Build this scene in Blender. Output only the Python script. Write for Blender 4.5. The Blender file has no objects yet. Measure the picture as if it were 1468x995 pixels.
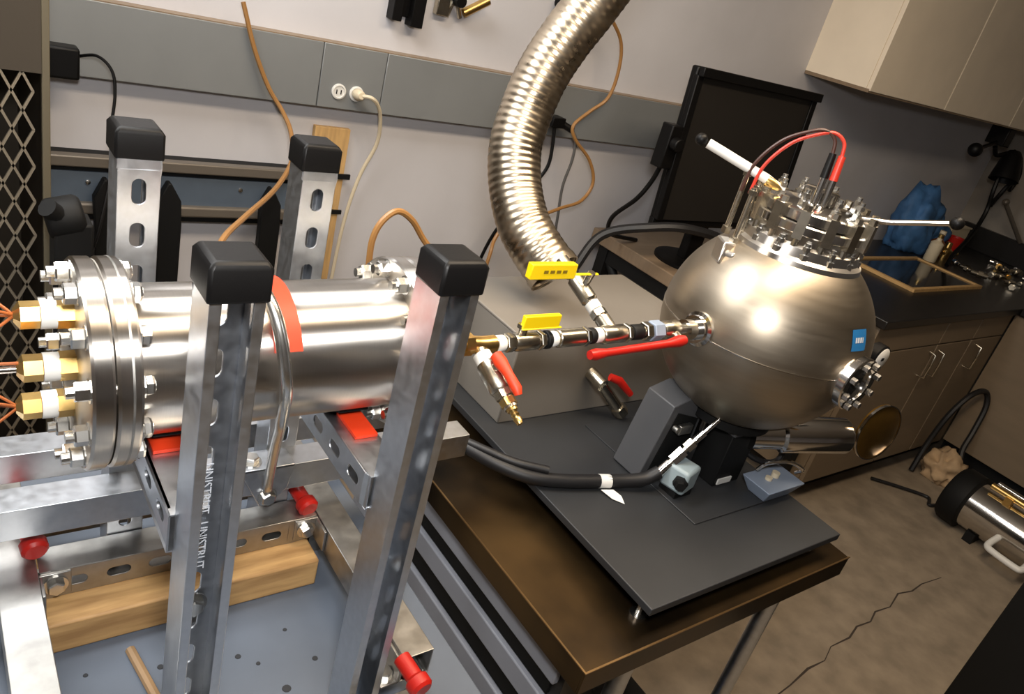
import bpy, bmesh, math, random
from mathutils import Vector, Matrix, Quaternion
random.seed(7)
SC = bpy.context.scene
COL = SC.collection
V = Vector
# ------------------------------------------------------------------ camera
YAW, PITCH, ROLL, EYE, FPX = 0.72918, 0.438156, 0.277035, 1.7, 1099.5
fw = V((math.sin(YAW)*math.cos(PITCH), math.cos(YAW)*math.cos(PITCH), -math.sin(PITCH)))
rt = V((math.cos(YAW), -math.sin(YAW), 0)); up = rt.cross(fw)
r2 = math.cos(ROLL)*rt + math.sin(ROLL)*up
u2 = -math.sin(ROLL)*rt + math.cos(ROLL)*up
cam = bpy.data.objects.new('camera', bpy.data.cameras.new('camera')); COL.objects.link(cam)
M = Matrix.Identity(4)
for i in range(3):
    M[i][0], M[i][1], M[i][2] = r2[i], u2[i], -fw[i]
M.translation = V((0, 0, EYE))
cam.matrix_world = M
cam.data.sensor_width = 36.0; cam.data.lens = FPX/1468*36
cam.data.shift_x = -4/1468; cam.data.shift_y = -3.5/1468
cam.data.clip_start = 0.02
SC.camera = cam
# ------------------------------------------------------------------ world, lamps, exposure
w = bpy.data.worlds.new('world'); SC.world = w; w.use_nodes = True
w.node_tree.nodes['Background'].inputs[0].default_value = (0.9, 0.88, 0.86, 1)
w.node_tree.nodes['Background'].inputs[1].default_value = 0.05
SC.view_settings.view_transform = 'Standard'; SC.view_settings.look = 'None'
SC.view_settings.exposure = 0.25; SC.view_settings.gamma = 1.0; SC.view_settings.use_curve_mapping = False
def area(name, loc, sx, sy, power, col, rot=(0, 0, 0)):
    l = bpy.data.lights.new(name, 'AREA'); l.shape = 'RECTANGLE'; l.size = sx; l.size_y = sy
    l.energy = power; l.color = col
    o = bpy.data.objects.new(name, l); COL.objects.link(o); o.location = loc; o.rotation_euler = rot
    return o
LAMPS = [((1.15, 0.50, 2.715), 1.8, 0.36, 33, (1.0, 0.80, 0.58)), ((-0.75, 1.40, 2.715), 2.4, 0.7, 54, (0.92, 0.96, 1.0))]
for i, (loc, sx, sy, p, c) in enumerate(LAMPS): area('ceiling_lamp_light', loc, sx, sy, p, c)

# the photographer's flash, just above the lens
fl_ = bpy.data.lights.new('camera_flash', 'AREA'); fl_.shape = 'DISK'; fl_.size = .16; fl_.energy = 12.0; fl_.color = (1.0, .98, .96)
fo = bpy.data.objects.new('camera_flash', fl_); COL.objects.link(fo); fo.location = (.03, .02, 1.90)
fo.rotation_mode = 'QUATERNION'; fo.rotation_quaternion = (fw+V((0, 0, -.08))).to_track_quat('-Z', 'Y')

# ------------------------------------------------------------------ materials
def lin(c): return tuple(((x/255)/12.92 if x/255 <= .04045 else ((x/255+.055)/1.055)**2.4) for x in c)
def mat(name, rgb, rough=.5, metal=0., var=.0, scale=20., rvar=0., bump=0., bscale=80., stretch=None, aniso=0., emit=None, estr=0., rgb2=None, spec=.5, coat=0., tangent=None):
    m = bpy.data.materials.new(name); m.use_nodes = True
    nt = m.node_tree; N = nt.nodes; L = nt.links; b = N['Principled BSDF']
    c = lin(rgb)
    b.inputs['Base Color'].default_value = (*c, 1); b.inputs['Roughness'].default_value = rough; b.inputs['Metallic'].default_value = metal
    b.inputs['Specular IOR Level'].default_value = spec; b.inputs['Coat Weight'].default_value = coat
    if aniso:
        b.inputs['Anisotropic'].default_value = aniso
        if tangent:     # turning marks run round the axis, so glints stretch along it
            cx = N.new('ShaderNodeCombineXYZ'); [setattr(cx.inputs[i], 'default_value', tangent[i]) for i in range(3)]
            L.new(cx.outputs[0], b.inputs['Tangent'])
    if emit: b.inputs['Emission Color'].default_value = (*lin(emit), 1); b.inputs['Emission Strength'].default_value = estr
    if var or rvar or bump or rgb2:
        tc = N.new('ShaderNodeTexCoord'); mp = N.new('ShaderNodeMapping'); L.new(tc.outputs['Object'], mp.inputs[0])
        if stretch: mp.inputs['Scale'].default_value = stretch
        nz = N.new('ShaderNodeTexNoise'); nz.inputs['Scale'].default_value = scale; nz.inputs['Detail'].default_value = 6
        L.new(mp.outputs[0], nz.inputs['Vector'])
        if var or rgb2:
            rp = N.new('ShaderNodeValToRGB'); rp.color_ramp.elements[0].position = .32; rp.color_ramp.elements[1].position = .68
            c2 = lin(rgb2) if rgb2 else c
            rp.color_ramp.elements[0].color = (*[x*(1-var) for x in c], 1); rp.color_ramp.elements[1].color = (*[min(1, x*(1+var)) for x in c2], 1)
            L.new(nz.outputs['Fac'], rp.inputs[0]); L.new(rp.outputs[0], b.inputs['Base Color'])
        if rvar:
            mr = N.new('ShaderNodeMapRange'); mr.inputs[1].default_value = .3; mr.inputs[2].default_value = .7
            mr.inputs[3].default_value = max(0, rough-rvar); mr.inputs[4].default_value = min(1, rough+rvar)
            L.new(nz.outputs['Fac'], mr.inputs[0]); L.new(mr.outputs[0], b.inputs['Roughness'])
        if bump:
            n2 = N.new('ShaderNodeTexNoise'); n2.inputs['Scale'].default_value = bscale; n2.inputs['Detail'].default_value = 4
            L.new(mp.outputs[0], n2.inputs['Vector'])
            bp = N.new('ShaderNodeBump'); bp.inputs['Strength'].default_value = bump; bp.inputs['Distance'].default_value = .002
            L.new(n2.outputs['Fac'], bp.inputs['Height']); L.new(bp.outputs[0], b.inputs['Normal'])
    return m
MT = dict(
    wall=mat('wall_paint', (200, 198, 201), .75, var=.05, scale=3, bump=.08, bscale=120),
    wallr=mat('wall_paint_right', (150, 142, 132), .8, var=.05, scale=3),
    ceil=mat('ceiling_paint', (205, 203, 198), .9),
    floor=mat('concrete_floor', (138, 124, 106), .72, var=.2, scale=11, bump=.15, bscale=40),
    crack=mat('floor_crack', (58, 48, 40), .95),
    galv=mat('galvanised_steel', (198, 202, 208), .36, 1., var=.06, scale=90, rvar=.05),
    galvd=mat('galvanised_steel_dull', (172, 170, 166), .42, 1., var=.1, scale=60, rvar=.06),
    steel=mat('turned_stainless', (200, 194, 186), .36, 1., var=.03, scale=30, stretch=(60, 1, 1), aniso=1., tangent=(1, 0, 0)),
    steelp=mat('polished_stainless', (214, 210, 204), .13, 1., var=.04, scale=20),
    sphere=mat('satin_stainless', (162, 151, 135), .40, 1., var=.04, scale=8, rvar=.03, stretch=(1, 1, 14)),
    bolt=mat('zinc_bolt', (212, 210, 205), .26, 1., var=.08, scale=60),
    duct=mat('duct_steel', (180, 166, 146), .31, 1., var=.08, scale=30, rvar=.06),
    nickel=mat('nickel_fitting', (196, 188, 172), .27, 1., var=.1, scale=80),
    brass=mat('brass', (216, 180, 112), .3, 1., var=.1, scale=60),
    tape=mat('white_tape', (226, 224, 218), .6),
    bplast=mat('black_plastic', (11, 10, 10), .46, spec=.22, bump=.05, bscale=200),
    bmat=mat('black_matt', (11, 11, 11), .65, spec=.3),
    brub=mat('black_rubber', (26, 25, 26), .5, bump=.06),
    monitor=mat('monitor_screen', (30, 27, 24), .5),
    orange=mat('orange_silicone', (212, 56, 20), .5),
    red=mat('red_plastic', (178, 28, 18), .4),
    yellow=mat('yellow_vinyl', (238, 204, 10), .42),
    yprint=mat('yellow_print', (120, 98, 10), .6),
    blueboard=mat('blue_grey_paint', (90, 98, 110), .55, var=.12, scale=6, bump=.05),
    stain=mat('dark_spot', (38, 40, 44), .7),
    wood=mat('pine_plank', (176, 134, 84), .6, var=.12, scale=7, stretch=(1.5, 12, 12), rgb2=(198, 158, 104)),
    ply=mat('plywood', (196, 158, 104), .6, var=.15, scale=10, stretch=(8, 1, 1.2)),
    raceway=mat('raceway_grey', (136, 138, 138), .45, metal=.25, var=.06, scale=4),
    cream=mat('cream_plastic', (214, 200, 172), .45),
    whitep=mat('white_plastic', (222, 220, 214), .4),
    tan=mat('tan_cable', (150, 108, 60), .4),
    orangew=mat('orange_wire', (158, 84, 34), .45),
    greyc=mat('grey_cable', (88, 86, 84), .5),
    tabletop=mat('patinated_steel_top', (28, 25, 21), .36, .7, var=.25, scale=3.2, rvar=.1, rgb2=(84, 64, 37), bump=.02),
    tabledge=mat('steel_lip', (150, 122, 84), .3, .9, var=.2, scale=12),
    plate=mat('dark_plate', (54, 55, 57), .5, .35, var=.12, scale=5, bump=.06, bscale=60),
    encl=mat('grey_enclosure', (120, 114, 106), .42, var=.06, scale=5),
    drawer=mat('drawer_grey', (140, 142, 150), .45, var=.06, scale=6),
    drawerd=mat('drawer_dark', (34, 32, 31), .5),
    standm=mat('stand_grey', (78, 78, 80), .5, .2, var=.06, scale=8),
    sol=mat('solenoid_grey', (150, 164, 168), .42),
    tray=mat('tray_bluegrey', (136, 148, 166), .45),
    sticker=mat('blue_sticker', (34, 104, 160), .4),
    dial=mat('dial_white', (226, 222, 214), .4),
    horn=mat('aged_brass_disc', (112, 84, 36), .4, .9, var=.15, scale=30),
    wtop=mat('worktop_black', (30, 28, 27), .35, var=.1, scale=10),
    desk=mat('desk_laminate', (132, 112, 90), .45, var=.08, scale=8, stretch=(1, 8, 1)),
    cab=mat('cabinet_laminate', (126, 110, 90), .5, var=.06, scale=4, stretch=(1, 1, 6)),
    upper=mat('wall_cabinet_laminate', (240, 226, 204), .5, var=.05, scale=4),
    locker=mat('locker_frame', (106, 98, 80), .5, .3),
    lockerd=mat('locker_inside', (62, 54, 43), .7),
    meshm=mat('expanded_metal', (170, 158, 138), .4, .7),
    benchp=mat('bench_panel_bluegrey', (92, 104, 118), .45, .2, var=.06),
    benchr=mat('bench_rail', (112, 104, 94), .45, .3),
    blue=mat('blue_cloth', (58, 100, 146), .7, var=.3, scale=14, bump=.4, bscale=18),
    rag=mat('tan_rag', (178, 150, 116), .85, var=.2, scale=18, bump=.4, bscale=30),
    redw=mat('red_lead', (190, 52, 36), .4), leadd=mat('dark_lead', (62, 34, 26), .4),
    glass=mat('tray_glass', (34, 32, 30), .08, spec=.7),
    lampe=mat('lamp_diffuser', (255, 250, 240), .5, emit=(255, 240, 215), estr=3.0),
    blackcab=mat('black_cabinet', (10, 10, 9), .6, spec=.3),
    amber=mat('amber_bottle', (120, 66, 18), .15, spec=.6),
    stick=mat('brown_stick', (140, 112, 80), .6, var=.15, scale=20),
    ink=mat('white_ink', (196, 200, 206), .55),
)
# ------------------------------------------------------------------ mesh helpers
class MB:
    def __init__(s): s.v = []; s.f = []
    def add(s, vs, fs):
        n = len(s.v); s.v += [V(p) for p in vs]; s.f += [[i+n for i in f] for f in fs]; return s
    def box(s, c, d, R=None):
        c = V(c); x, y, z = [k/2 for k in d]
        ps = [V((a*x, b*y, e*z)) for e in (-1, 1) for b in (-1, 1) for a in (-1, 1)]
        if R is not None: ps = [R @ p for p in ps]
        return s.add([c+p for p in ps], [(0, 2, 3, 1), (4, 5, 7, 6), (0, 1, 5, 4), (2, 6, 7, 3), (0, 4, 6, 2), (1, 3, 7, 5)])
    def bb(s, x0, x1, y0, y1, z0, z1): return s.box(((x0+x1)/2, (y0+y1)/2, (z0+z1)/2), (x1-x0, y1-y0, z1-z0))
    def lathe(s, prof, o, ax, n=32, closed=False):     # prof: list of (dist along axis, radius)
        o = V(o); ax = V(ax).normalized(); q = V((0, 0, 1)).rotation_difference(ax)
        vs = []; m = len(prof)
        for (h, r) in prof:
            for k in range(n):
                a = 2*math.pi*(k+.5)/n
                vs.append(o + q @ V((max(r, 1e-5)*math.cos(a), max(r, 1e-5)*math.sin(a), h)))
        fs = []
        for i in range(m-1+(1 if closed else 0)):
            j = (i+1) % m
            for k in range(n): fs.append((i*n+k, i*n+(k+1) % n, j*n+(k+1) % n, j*n+k))
        if not closed:
            fs.append(tuple(range(n-1, -1, -1))); fs.append(tuple((m-1)*n+k for k in range(n)))
        return s.add(vs, fs)
    def cyl(s, p0, p1, r, r1=None, n=20, bev=0.):
        p0 = V(p0); p1 = V(p1); L = (p1-p0).length; r1 = r if r1 is None else r1
        pr = [(0, r-bev), (bev, r), (L-bev, r1), (L, r1-bev)] if bev else [(0, r), (L, r1)]
        return s.lathe(pr, p0, p1-p0, n)
    def tube(s, pts, r, n=10, cap=True):
        pts = [V(p) for p in pts]; rs = r if isinstance(r, (list, tuple)) else [r]*len(pts)
        t = (pts[1]-pts[0]).normalized(); a = V((0, 0, 1)) if abs(t.z) < .9 else V((1, 0, 0))
        u = t.cross(a).normalized(); vs = []
        for i, p in enumerate(pts):
            t2 = (pts[min(i+1, len(pts)-1)]-pts[max(i-1, 0)]).normalized()
            q = t.rotation_difference(t2); u = (q @ u); u = (u - t2*u.dot(t2)).normalized(); t = t2; w_ = t.cross(u)
            for k in range(n):
                an = 2*math.pi*k/n; vs.append(p + rs[i]*(math.cos(an)*u+math.sin(an)*w_))
        fs = [(i*n+k, i*n+(k+1) % n, (i+1)*n+(k+1) % n, (i+1)*n+k) for i in range(len(pts)-1) for k in range(n)]
        if cap: fs += [tuple(range(n-1, -1, -1)), tuple((len(pts)-1)*n+k for k in range(n))]
        return s.add(vs, fs)
    def prism(s, poly, d):          # poly: 3D points (planar), extruded by vector d
        poly = [V(p) for p in poly]; d = V(d); n = len(poly)
        return s.add(poly+[p+d for p in poly], [tuple(range(n-1, -1, -1)), tuple(range(n, 2*n))]+[(i, (i+1) % n, n+(i+1) % n, n+i) for i in range(n)])
    def sphere(s, c, r, n=16, m=10, sc=(1, 1, 1)):
        c = V(c); vs = []
        for i in range(m+1):
            th = math.pi*i/m
            for k in range(n):
                a = 2*math.pi*k/n; vs.append(c+V((r*sc[0]*max(math.sin(th), 1e-4)*math.cos(a), r*sc[1]*max(math.sin(th), 1e-4)*math.sin(a), r*sc[2]*math.cos(th))))
        return s.add(vs, [(i*n+k, (i+1)*n+k, (i+1)*n+(k+1) % n, i*n+(k+1) % n) for i in range(m) for k in range(n)])
    def mesh(s, name, off=V((0, 0, 0)), smooth=True, angle=40):
        me = bpy.data.meshes.new(name); me.from_pydata([tuple(p-off) for p in s.v], [], s.f)
        bm = bmesh.new(); bm.from_mesh(me); bmesh.ops.recalc_face_normals(bm, faces=bm.faces)
        for f in bm.faces: f.smooth = smooth
        if smooth:
            lim = math.radians(angle)
            for e in bm.edges:
                if len(e.link_faces) == 2 and e.calc_face_angle(0) > lim: e.smooth = False
        bm.to_mesh(me); bm.free(); return me
def rootloc(p):
    o = V((0, 0, 0))
    while p is not None: o += p.location; p = p.parent
    return o
def part(name, mb, m, parent=None, bevel=0., smooth=True, solid=0., label=None, angle=40):
    off = rootloc(parent)
    if isinstance(mb, MB):
        if parent is None:
            xs = [p.x for p in mb.v]; ys = [p.y for p in mb.v]; zs = [p.z for p in mb.v]
            off = V(((min(xs)+max(xs))/2, (min(ys)+max(ys))/2, min(zs)))
        me = mb.mesh(name, off, smooth, angle)
    else: me = mb
    o = bpy.data.objects.new(name, me); COL.objects.link(o)
    if len(me.materials) == 0: me.materials.append(MT[m])
    if parent is None: o.location = off
    else: o.parent = parent
    if solid:
        md = o.modifiers.new('thick', 'SOLIDIFY'); md.thickness = solid; md.offset = -1 if solid > 0 else 1
    if bevel:
        md = o.modifiers.new('bevel', 'BEVEL'); md.width = bevel; md.segments = 2; md.limit_method = 'ANGLE'; md.angle_limit = math.radians(40)
    if label: o['label'] = label
    return o
def inst(name, me, m, parent, loc, axis, spin=0.):      # shared mesh, +Z aligned to axis, world location
    o = bpy.data.objects.new(name, me); COL.objects.link(o); o.parent = parent
    if len(me.materials) == 0: me.materials.append(MT[m])
    o.location = V(loc)-rootloc(parent)
    o.rotation_mode = 'QUATERNION'; o.rotation_quaternion = V((0, 0, 1)).rotation_difference(V(axis).normalized()) @ Quaternion((0, 0, 1), spin)
    return o
def tag(o, label, cat, group=None, kind=None):
    o['label'] = label; o['category'] = cat
    if group: o['group'] = group
    if kind: o['kind'] = kind
    return o
def thing(name, label, cat, loc, group=None):
    o = bpy.data.objects.new(name, None); COL.objects.link(o); o.location = loc; o.empty_display_size = .05
    return tag(o, label, cat, group)
def struct(name, mb, m, parent=None, **k):
    o = part(name, mb, m, parent, **k)
    if parent is None: o['kind'] = 'structure'
    return o
def crom(pts, n=8):
    P = [V(p) for p in pts]; P = [P[0]*2-P[1]] + P + [P[-1]*2-P[-2]]; out = []
    for i in range(1, len(P)-2):
        for k in range(n):
            t = k/n; a, b, c, d = P[i-1:i+3]
            out.append(.5*((2*b)+(c-a)*t+(2*a-5*b+4*c-d)*t*t+(3*b-a-3*c+d)*t**3))
    out.append(P[-2]); return out
def cable(name, pts, r, m, label, cat='cable', group=None, n=8):
    return tag(part(name, MB().tube(crom(pts, n), r, 8), m), label, cat, group)
# ------------------------------------------------------------------ room
XL, XR, YF, YB, ZC = -4.5, 5.2, -6.0, 2.1, 2.75
fl = struct('floor', MB().bb(XL, XR, YF, YB, -.1, 0), 'floor')
ck = [(3.16, .676), (3.02, .69), (2.93, .684), (2.85, .70), (2.74, .672), (2.65, .682), (2.58, .66), (2.50, .668), (2.42, .648), (2.31, .652), (2.23, .624), (2.14, .628), (2.02, .612), (1.86, .60)]
mb = MB(); vs = []; random.seed(3)
for i, (x, y) in enumerate(ck):
    wd = .001+.0022*math.sin(math.pi*min(1, (i+.3)/6)) if i < 4 else random.uniform(.0015, .0045)
    vs += [(x, y-wd, .0006), (x, y+wd, .0006)]
mb.add(vs, [(2*i, 2*i+2, 2*i+3, 2*i+1) for i in range(len(ck)-1)])
part('crack', mb, 'crack', fl)
struct('wall_back', MB().bb(XL, XR, YB, YB+.1, 0, ZC), 'wall')
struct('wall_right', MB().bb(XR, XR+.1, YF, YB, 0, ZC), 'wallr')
struct('wall_left', MB().bb(XL-.1, XL, YF, YB, 0, ZC), 'wall')
struct('wall_front', MB().bb(XL, XR, YF-.1, YF, 0, ZC), 'wall')
struct('ceiling', MB().bb(XL, XR, YF, YB, ZC, ZC+.1), 'ceil')
for i, (loc, sx, sy, p, c) in enumerate(LAMPS):
    t = thing('ceiling_light', ['warm fluorescent ceiling light above the pipe line', 'whiter fluorescent ceiling light above the mesh locker'][i], 'ceiling light', (loc[0], loc[1], ZC-.03))
    part('housing', MB().bb(loc[0]-sx/2-.03, loc[0]+sx/2+.03, loc[1]-sy/2-.03, loc[1]+sy/2+.03, ZC-.02, ZC), 'whitep', t)
    part('diffuser', MB().bb(loc[0]-sx/2, loc[0]+sx/2, loc[1]-sy/2, loc[1]+sy/2, ZC-.03, ZC-.02), 'lampe', t)
# ------------------------------------------------------------------ wall raceway
t = thing('cable_raceway', 'wide grey metal cable raceway running along the back wall', 'raceway', (0.9, 2.075, 1.23))
secs = [-2.6, -.9, .885, 1.075, 2.42, 2.6]
part('back_channel', MB().bb(-2.6, 2.6, 2.06, 2.0995, 1.242, 1.408), 'raceway', t)
for a, b in zip(secs[:-1], secs[1:]):
    part('cover', MB().bb(a+.001, b-.001, 2.05, 2.06, 1.240, 1.410), 'raceway', t, bevel=.002)
part('top_edge', MB().bb(-2.6, 2.6, 2.052, 2.0995, 1.410, 1.4125), 'desk', t, label='brown top edge')
for x in (.943, .996):
    s = part('socket', MB().lathe([(0, .021), (.004, .021), (.005, .019), (.005, .016), (.003, .015)], (x, 2.05, 1.288), (0, -1, 0), 24), 'whitep', t)
    part('slot', MB().bb(x-.008, x-.005, 2.0462, 2.0472, 1.281, 1.293).bb(x+.005, x+.008, 2.0462, 2.0472, 1.281, 1.293), 'bmat', s)
part('socket_plate', MB().bb(2.445, 2.47, 2.047, 2.05, 1.25, 1.29), 'whitep', t, bevel=.002)
t = thing('power_plug', 'cream plug with a hanging cord in the double socket', 'plug', (.996, 2.04, 1.27))
part('plug_body', MB().lathe([(0, .014), (.012, .016), (.03, .013), (.034, .009)], (.996, 2.046, 1.288), (0, -1, .1), 16), 'cream', t)
part('cord', MB().tube(crom([(.996, 2.02, 1.29), (1.02, 2.0, 1.292), (1.05, 2.01, 1.27), (1.075, 2.03, 1.22), (1.085, 2.05, 1.15), (1.06, 2.07, 1.05), (1.04, 2.075, .94), (1.03, 2.08, .8), (1.02, 2.08, .5), (1.0, 2.06, .2), (.98, 2.05, .01)]), .0055, 8), 'cream', t)
t = thing('power_adapter', 'black power adapter with thin cord at the left end of the raceway', 'adapter', (.27, 2.02, 1.22))
part('adapter_body', MB().bb(.225, .305, 2.0, 2.05, 1.240, 1.31), 'bplast', t, bevel=.006)
part('cord', MB().tube(crom([(.30, 2.02, 1.29), (.335, 1.98, 1.305), (.362, 1.96, 1.28), (.365, 1.94, 1.23), (.35, 1.9, 1.15), (.335, 1.8, 1.10), (.30, 1.72, 1.0), (.275, 1.71, .9), (.26, 1.7, .7), (.25, 1.72, .4), (.24, 1.8, .01)]), .0035, 8), 'bplast', t)
# wooden strip on the wall
t = thing('wall_board', 'plywood strip fixed upright on the wall beside the rear post', 'board', (.955, 2.09, .3))
part('board', MB().bb(.905, 1.012, 2.08, 2.0995, .3, 1.178), 'ply', t, bevel=.001)
part('clip', MB().bb(.965, 1.03, 2.072, 2.08, 1.03, 1.045), 'bmat', t)
part('clip', MB().bb(.965, 1.02, 2.072, 2.08, .92, .932), 'bmat', t)
# wall hooks at the top edge of the picture
t = thing('black_wall_bracket', 'black channel bracket on the wall above the raceway', 'bracket', (1.12, 2.09, 1.5))
part('channel', MB().bb(1.072, 1.102, 2.06, 2.0995, 1.498, 1.75).bb(1.132, 1.17, 2.06, 2.0995, 1.49, 1.75).bb(1.10, 1.134, 2.085, 2.0995, 1.51, 1.75), 'bplast', t, bevel=.002)
t = thing('wall_clip_hook', 'steel wall clip with brass arm and black screw', 'hook', (1.27, 2.08, 1.53))
part('clip_plate', MB().bb(1.215, 1.255, 2.075, 2.0995, 1.535, 1.60), 'nickel', t, bevel=.002)
part('brass_arm', MB().cyl((1.30, 2.07, 1.555), (1.37, 2.06, 1.605), .013, n=12), 'brass', t)
part('spring_leg', MB().cyl((1.265, 2.08, 1.585), (1.255, 2.085, 1.535), .007, n=8).cyl((1.275, 2.08, 1.585), (1.30, 2.085, 1.54), .007, n=8), 'nickel', t)
part('screw', MB().cyl((1.275, 2.0995, 1.585), (1.275, 2.05, 1.585), .017, n=14), 'bplast', t)
t = thing('wall_hook', 'small dark round hook on the wall behind the flexible duct', 'hook', (1.66, 2.08, 1.64))
part('knob', MB().lathe([(0, .02), (.02, .02), (.025, .028), (.045, .028), (.05, .022)], (1.66, 2.0995, 1.648), (0, -1, 0), 18), 'bplast', t)
t = thing('black_plug', 'black angled plug on the raceway behind the flexible duct', 'plug', (1.74, 2.03, 1.25))
part('plug_body', MB().bb(1.68, 1.735, 2.0, 2.05, 1.278, 1.312).cyl((1.73, 2.02, 1.293), (1.775, 2.0, 1.277), .012, n=12), 'bplast', t, bevel=.003)
part('cord', MB().tube(crom([(1.70, 2.01, 1.28), (1.705, 2.0, 1.22), (1.70, 1.99, 1.15), (1.66, 1.99, 1.08), (1.6, 2.0, .98), (1.55, 2.03, .8), (1.5, 2.04, .4), (1.5, 2.03, .01)]), .006, 8), 'bplast', t)
part('cord', MB().tube(crom([(1.775, 2.0, 1.277), (1.79, 1.99, 1.25), (1.80, 1.99, 1.18), (1.80, 2.0, 1.08), (1.82, 2.0, .95), (1.85, 2.02, .82), (1.85, 2.03, .4), (1.85, 2.03, .01)]), .005, 8), 'greyc', t)
# tan cables
cable('tan_cable', [(.66, 2.04, 1.47), (.695, 2.03, 1.367), (.737, 2.02, 1.28), (.774, 2.0, 1.226), (.783, 1.95, 1.187), (.754, 1.85, 1.143), (.663, 1.7, 1.118), (.527, 1.5, 1.121), (.438, 1.35, 1.132), (.39, 1.25, 1.102), (.36, 1.18, 1.0), (.35, 1.1, .835)], .006, 'tan', 'tan cable hanging from behind the raceway down past the rear posts')
cable('tan_cable', [(.685, 1.30, .02), (.68, 1.28, .85), (.65, 1.19, 1.04), (.637, 1.155, 1.12), (.635, 1.15, 1.166), (.633, 1.15, 1.22), (.645, 1.15, 1.256), (.672, 1.15, 1.277), (.704, 1.15, 1.262), (.733, 1.15, 1.229), (.766, 1.14, 1.186), (.79, 1.12, 1.1), (.80, 1.10, .98), (.80, 1.1, .94)], .006, 'tan', 'arched tan cable looping up behind the far flange of the cylinder')
cable('tan_cable', [(1.74, 2.02, 1.70), (1.80, 2.0, 1.646), (1.872, 2.0, 1.583), (1.899, 2.0, 1.497), (1.889, 2.0, 1.403), (1.824, 2.0, 1.347), (1.762, 1.99, 1.296), (1.779, 1.98, 1.253), (1.86, 1.97, 1.19), (1.898, 1.96, 1.115), (1.858, 1.95, 1.05), (1.759, 1.93, 1.027), (1.65, 1.9, 1.009), (1.51, 1.85, 1.015), (1.43, 1.8, 1.002), (1.391, 1.78, .963), (1.364, 1.75, .914), (1.34, 1.75, .7), (1.3, 1.78, .3), (1.28, 1.8, .01)], .006, 'tan', 'long tan cable looping down the wall behind the flexible duct')
# ------------------------------------------------------------------ mesh locker
t = thing('mesh_locker', 'tall locker with expanded metal mesh door at left edge', 'locker', (-.25, 1.7, 0))
LX0, LX1, LY0, LY1, LZ = -.75, .185, 1.5, 1.95, 1.9
part('side_panel', MB().bb(LX1-.006, LX1, LY0+.02, LY1, .05, LZ), 'lockerd', t)
part('side_panel', MB().bb(LX0, LX0+.006, LY0+.02, LY1, .05, LZ), 'lockerd', t)
part('back_panel', MB().bb(LX0+.006, LX1-.006, LY1-.006, LY1, .05, LZ), 'lockerd', t)
part('bottom', MB().bb(LX0+.006, LX1-.006, LY0+.02, LY1-.006, .05, .06), 'lockerd', t)
part('top', MB().bb(LX0, LX1, LY0, LY1, LZ, LZ+.02), 'locker', t)
for x in (LX0, LX1-.012): part('door_stile', MB().bb(x, x+.012, LY0, LY0+.02, .0, LZ), 'locker', t, bevel=.002)
part('door_rail', MB().bb(LX0+.012, LX1-.012, LY0, LY0+.018, 1.36, LZ), 'lockerd', t)
part('door_rail', MB().bb(LX0+.012, LX1-.012, LY0, LY0+.018, .05, .15), 'locker', t)
mb = MB(); px_, pz_ = .031, .064
nx = int((LX1-LX0-.024)/px_)+1; nz = int((1.36-.15)/pz_)
for i in range(nx):
    for j in range(nz*2):
        x = LX0+.012+i*px_; z = 1.36-j*pz_/2
        s = 1 if j % 2 == 0 else -1
        for k in (0, 1):
            a = x + (px_/2 if s > 0 else 0) if k == 0 else x+(px_/2 if s > 0 else px_)
            b = x + (0 if s > 0 else px_/2) if k == 0 else x+(px_ if s > 0 else px_/2)
            if max(a, b) > LX1-.010: continue
            d = V((b-a, 0, -pz_/2)).normalized(); u = V((d.z, 0, -d.x))*.0020; p = V((a, LY0+.006, z)); q = V((b, LY0+.006, z-pz_/2)); e = V((0, .003, 0))
            mb.add([p-u-e, p+u-e, p+u+e, p-u+e, q-u-e, q+u-e, q+u+e, q-u+e], [(0, 1, 5, 4), (1, 2, 6, 5), (2, 3, 7, 6), (3, 0, 4, 7)])
o = part('expanded_mesh', mb, 'meshm', t, smooth=False); o['kind'] = 'stuff'
# black stand beside it
t = thing('black_stand', 'black upright stand with knobbed head between locker and flange', 'stand', (.20, 1.42, 0))
part('pole', MB().cyl((.20, 1.42, .02), (.20, 1.42, 1.12), .024, n=16), 'bmat', t)
part('head', MB().lathe([(0, .03), (.01, .036), (.05, .036), (.06, .03)], (.165, 1.42, 1.135), (1, 0, .25), 18).bb(.175, .235, 1.39, 1.45, 1.02, 1.14), 'bmat', t, bevel=.005)
part('knob', MB().cyl((.18, 1.40, 1.155), (.165, 1.39, 1.17), .016, n=12), 'bmat', t)
part('foot', MB().lathe([(0, .07), (.015, .07), (.025, .05), (.03, .03)], (.20, 1.42, 0), (0, 0, 1), 24), 'bmat', t)
# ------------------------------------------------------------------ bench against the wall
t = thing('wall_bench', 'dark metal bench with blue-grey apron along the wall behind the posts', 'bench', (.5, 2.05, 0))
part('top_rail', MB().bb(-.3, .875, 2.03, 2.06, 1.030, 1.058), 'benchr', t, bevel=.004)
part('under_strip', MB().bb(-.3, .875, 2.05, 2.06, 1.016, 1.030), 'bmat', t)
part('apron', MB().bb(-.3, .875, 2.045, 2.06, .940, 1.016), 'benchp', t)
part('lower_rail', MB().bb(-.3, .875, 2.03, 2.06, .910, .940), 'benchr', t, bevel=.006)
part('under_strip', MB().bb(-.3, .875, 2.05, 2.06, .892, .910), 'bmat', t)
part('back_board', MB().bb(-.3, .875, 2.06, 2.0995, .892, 1.055), 'bmat', t)
for x in (.33, .70): part('apron_bolt', MB().lathe([(0, .006), (.003, .006), (.004, .003)], (x, 2.045, .99), (0, -1, 0), 10), 'bolt', t)
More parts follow.
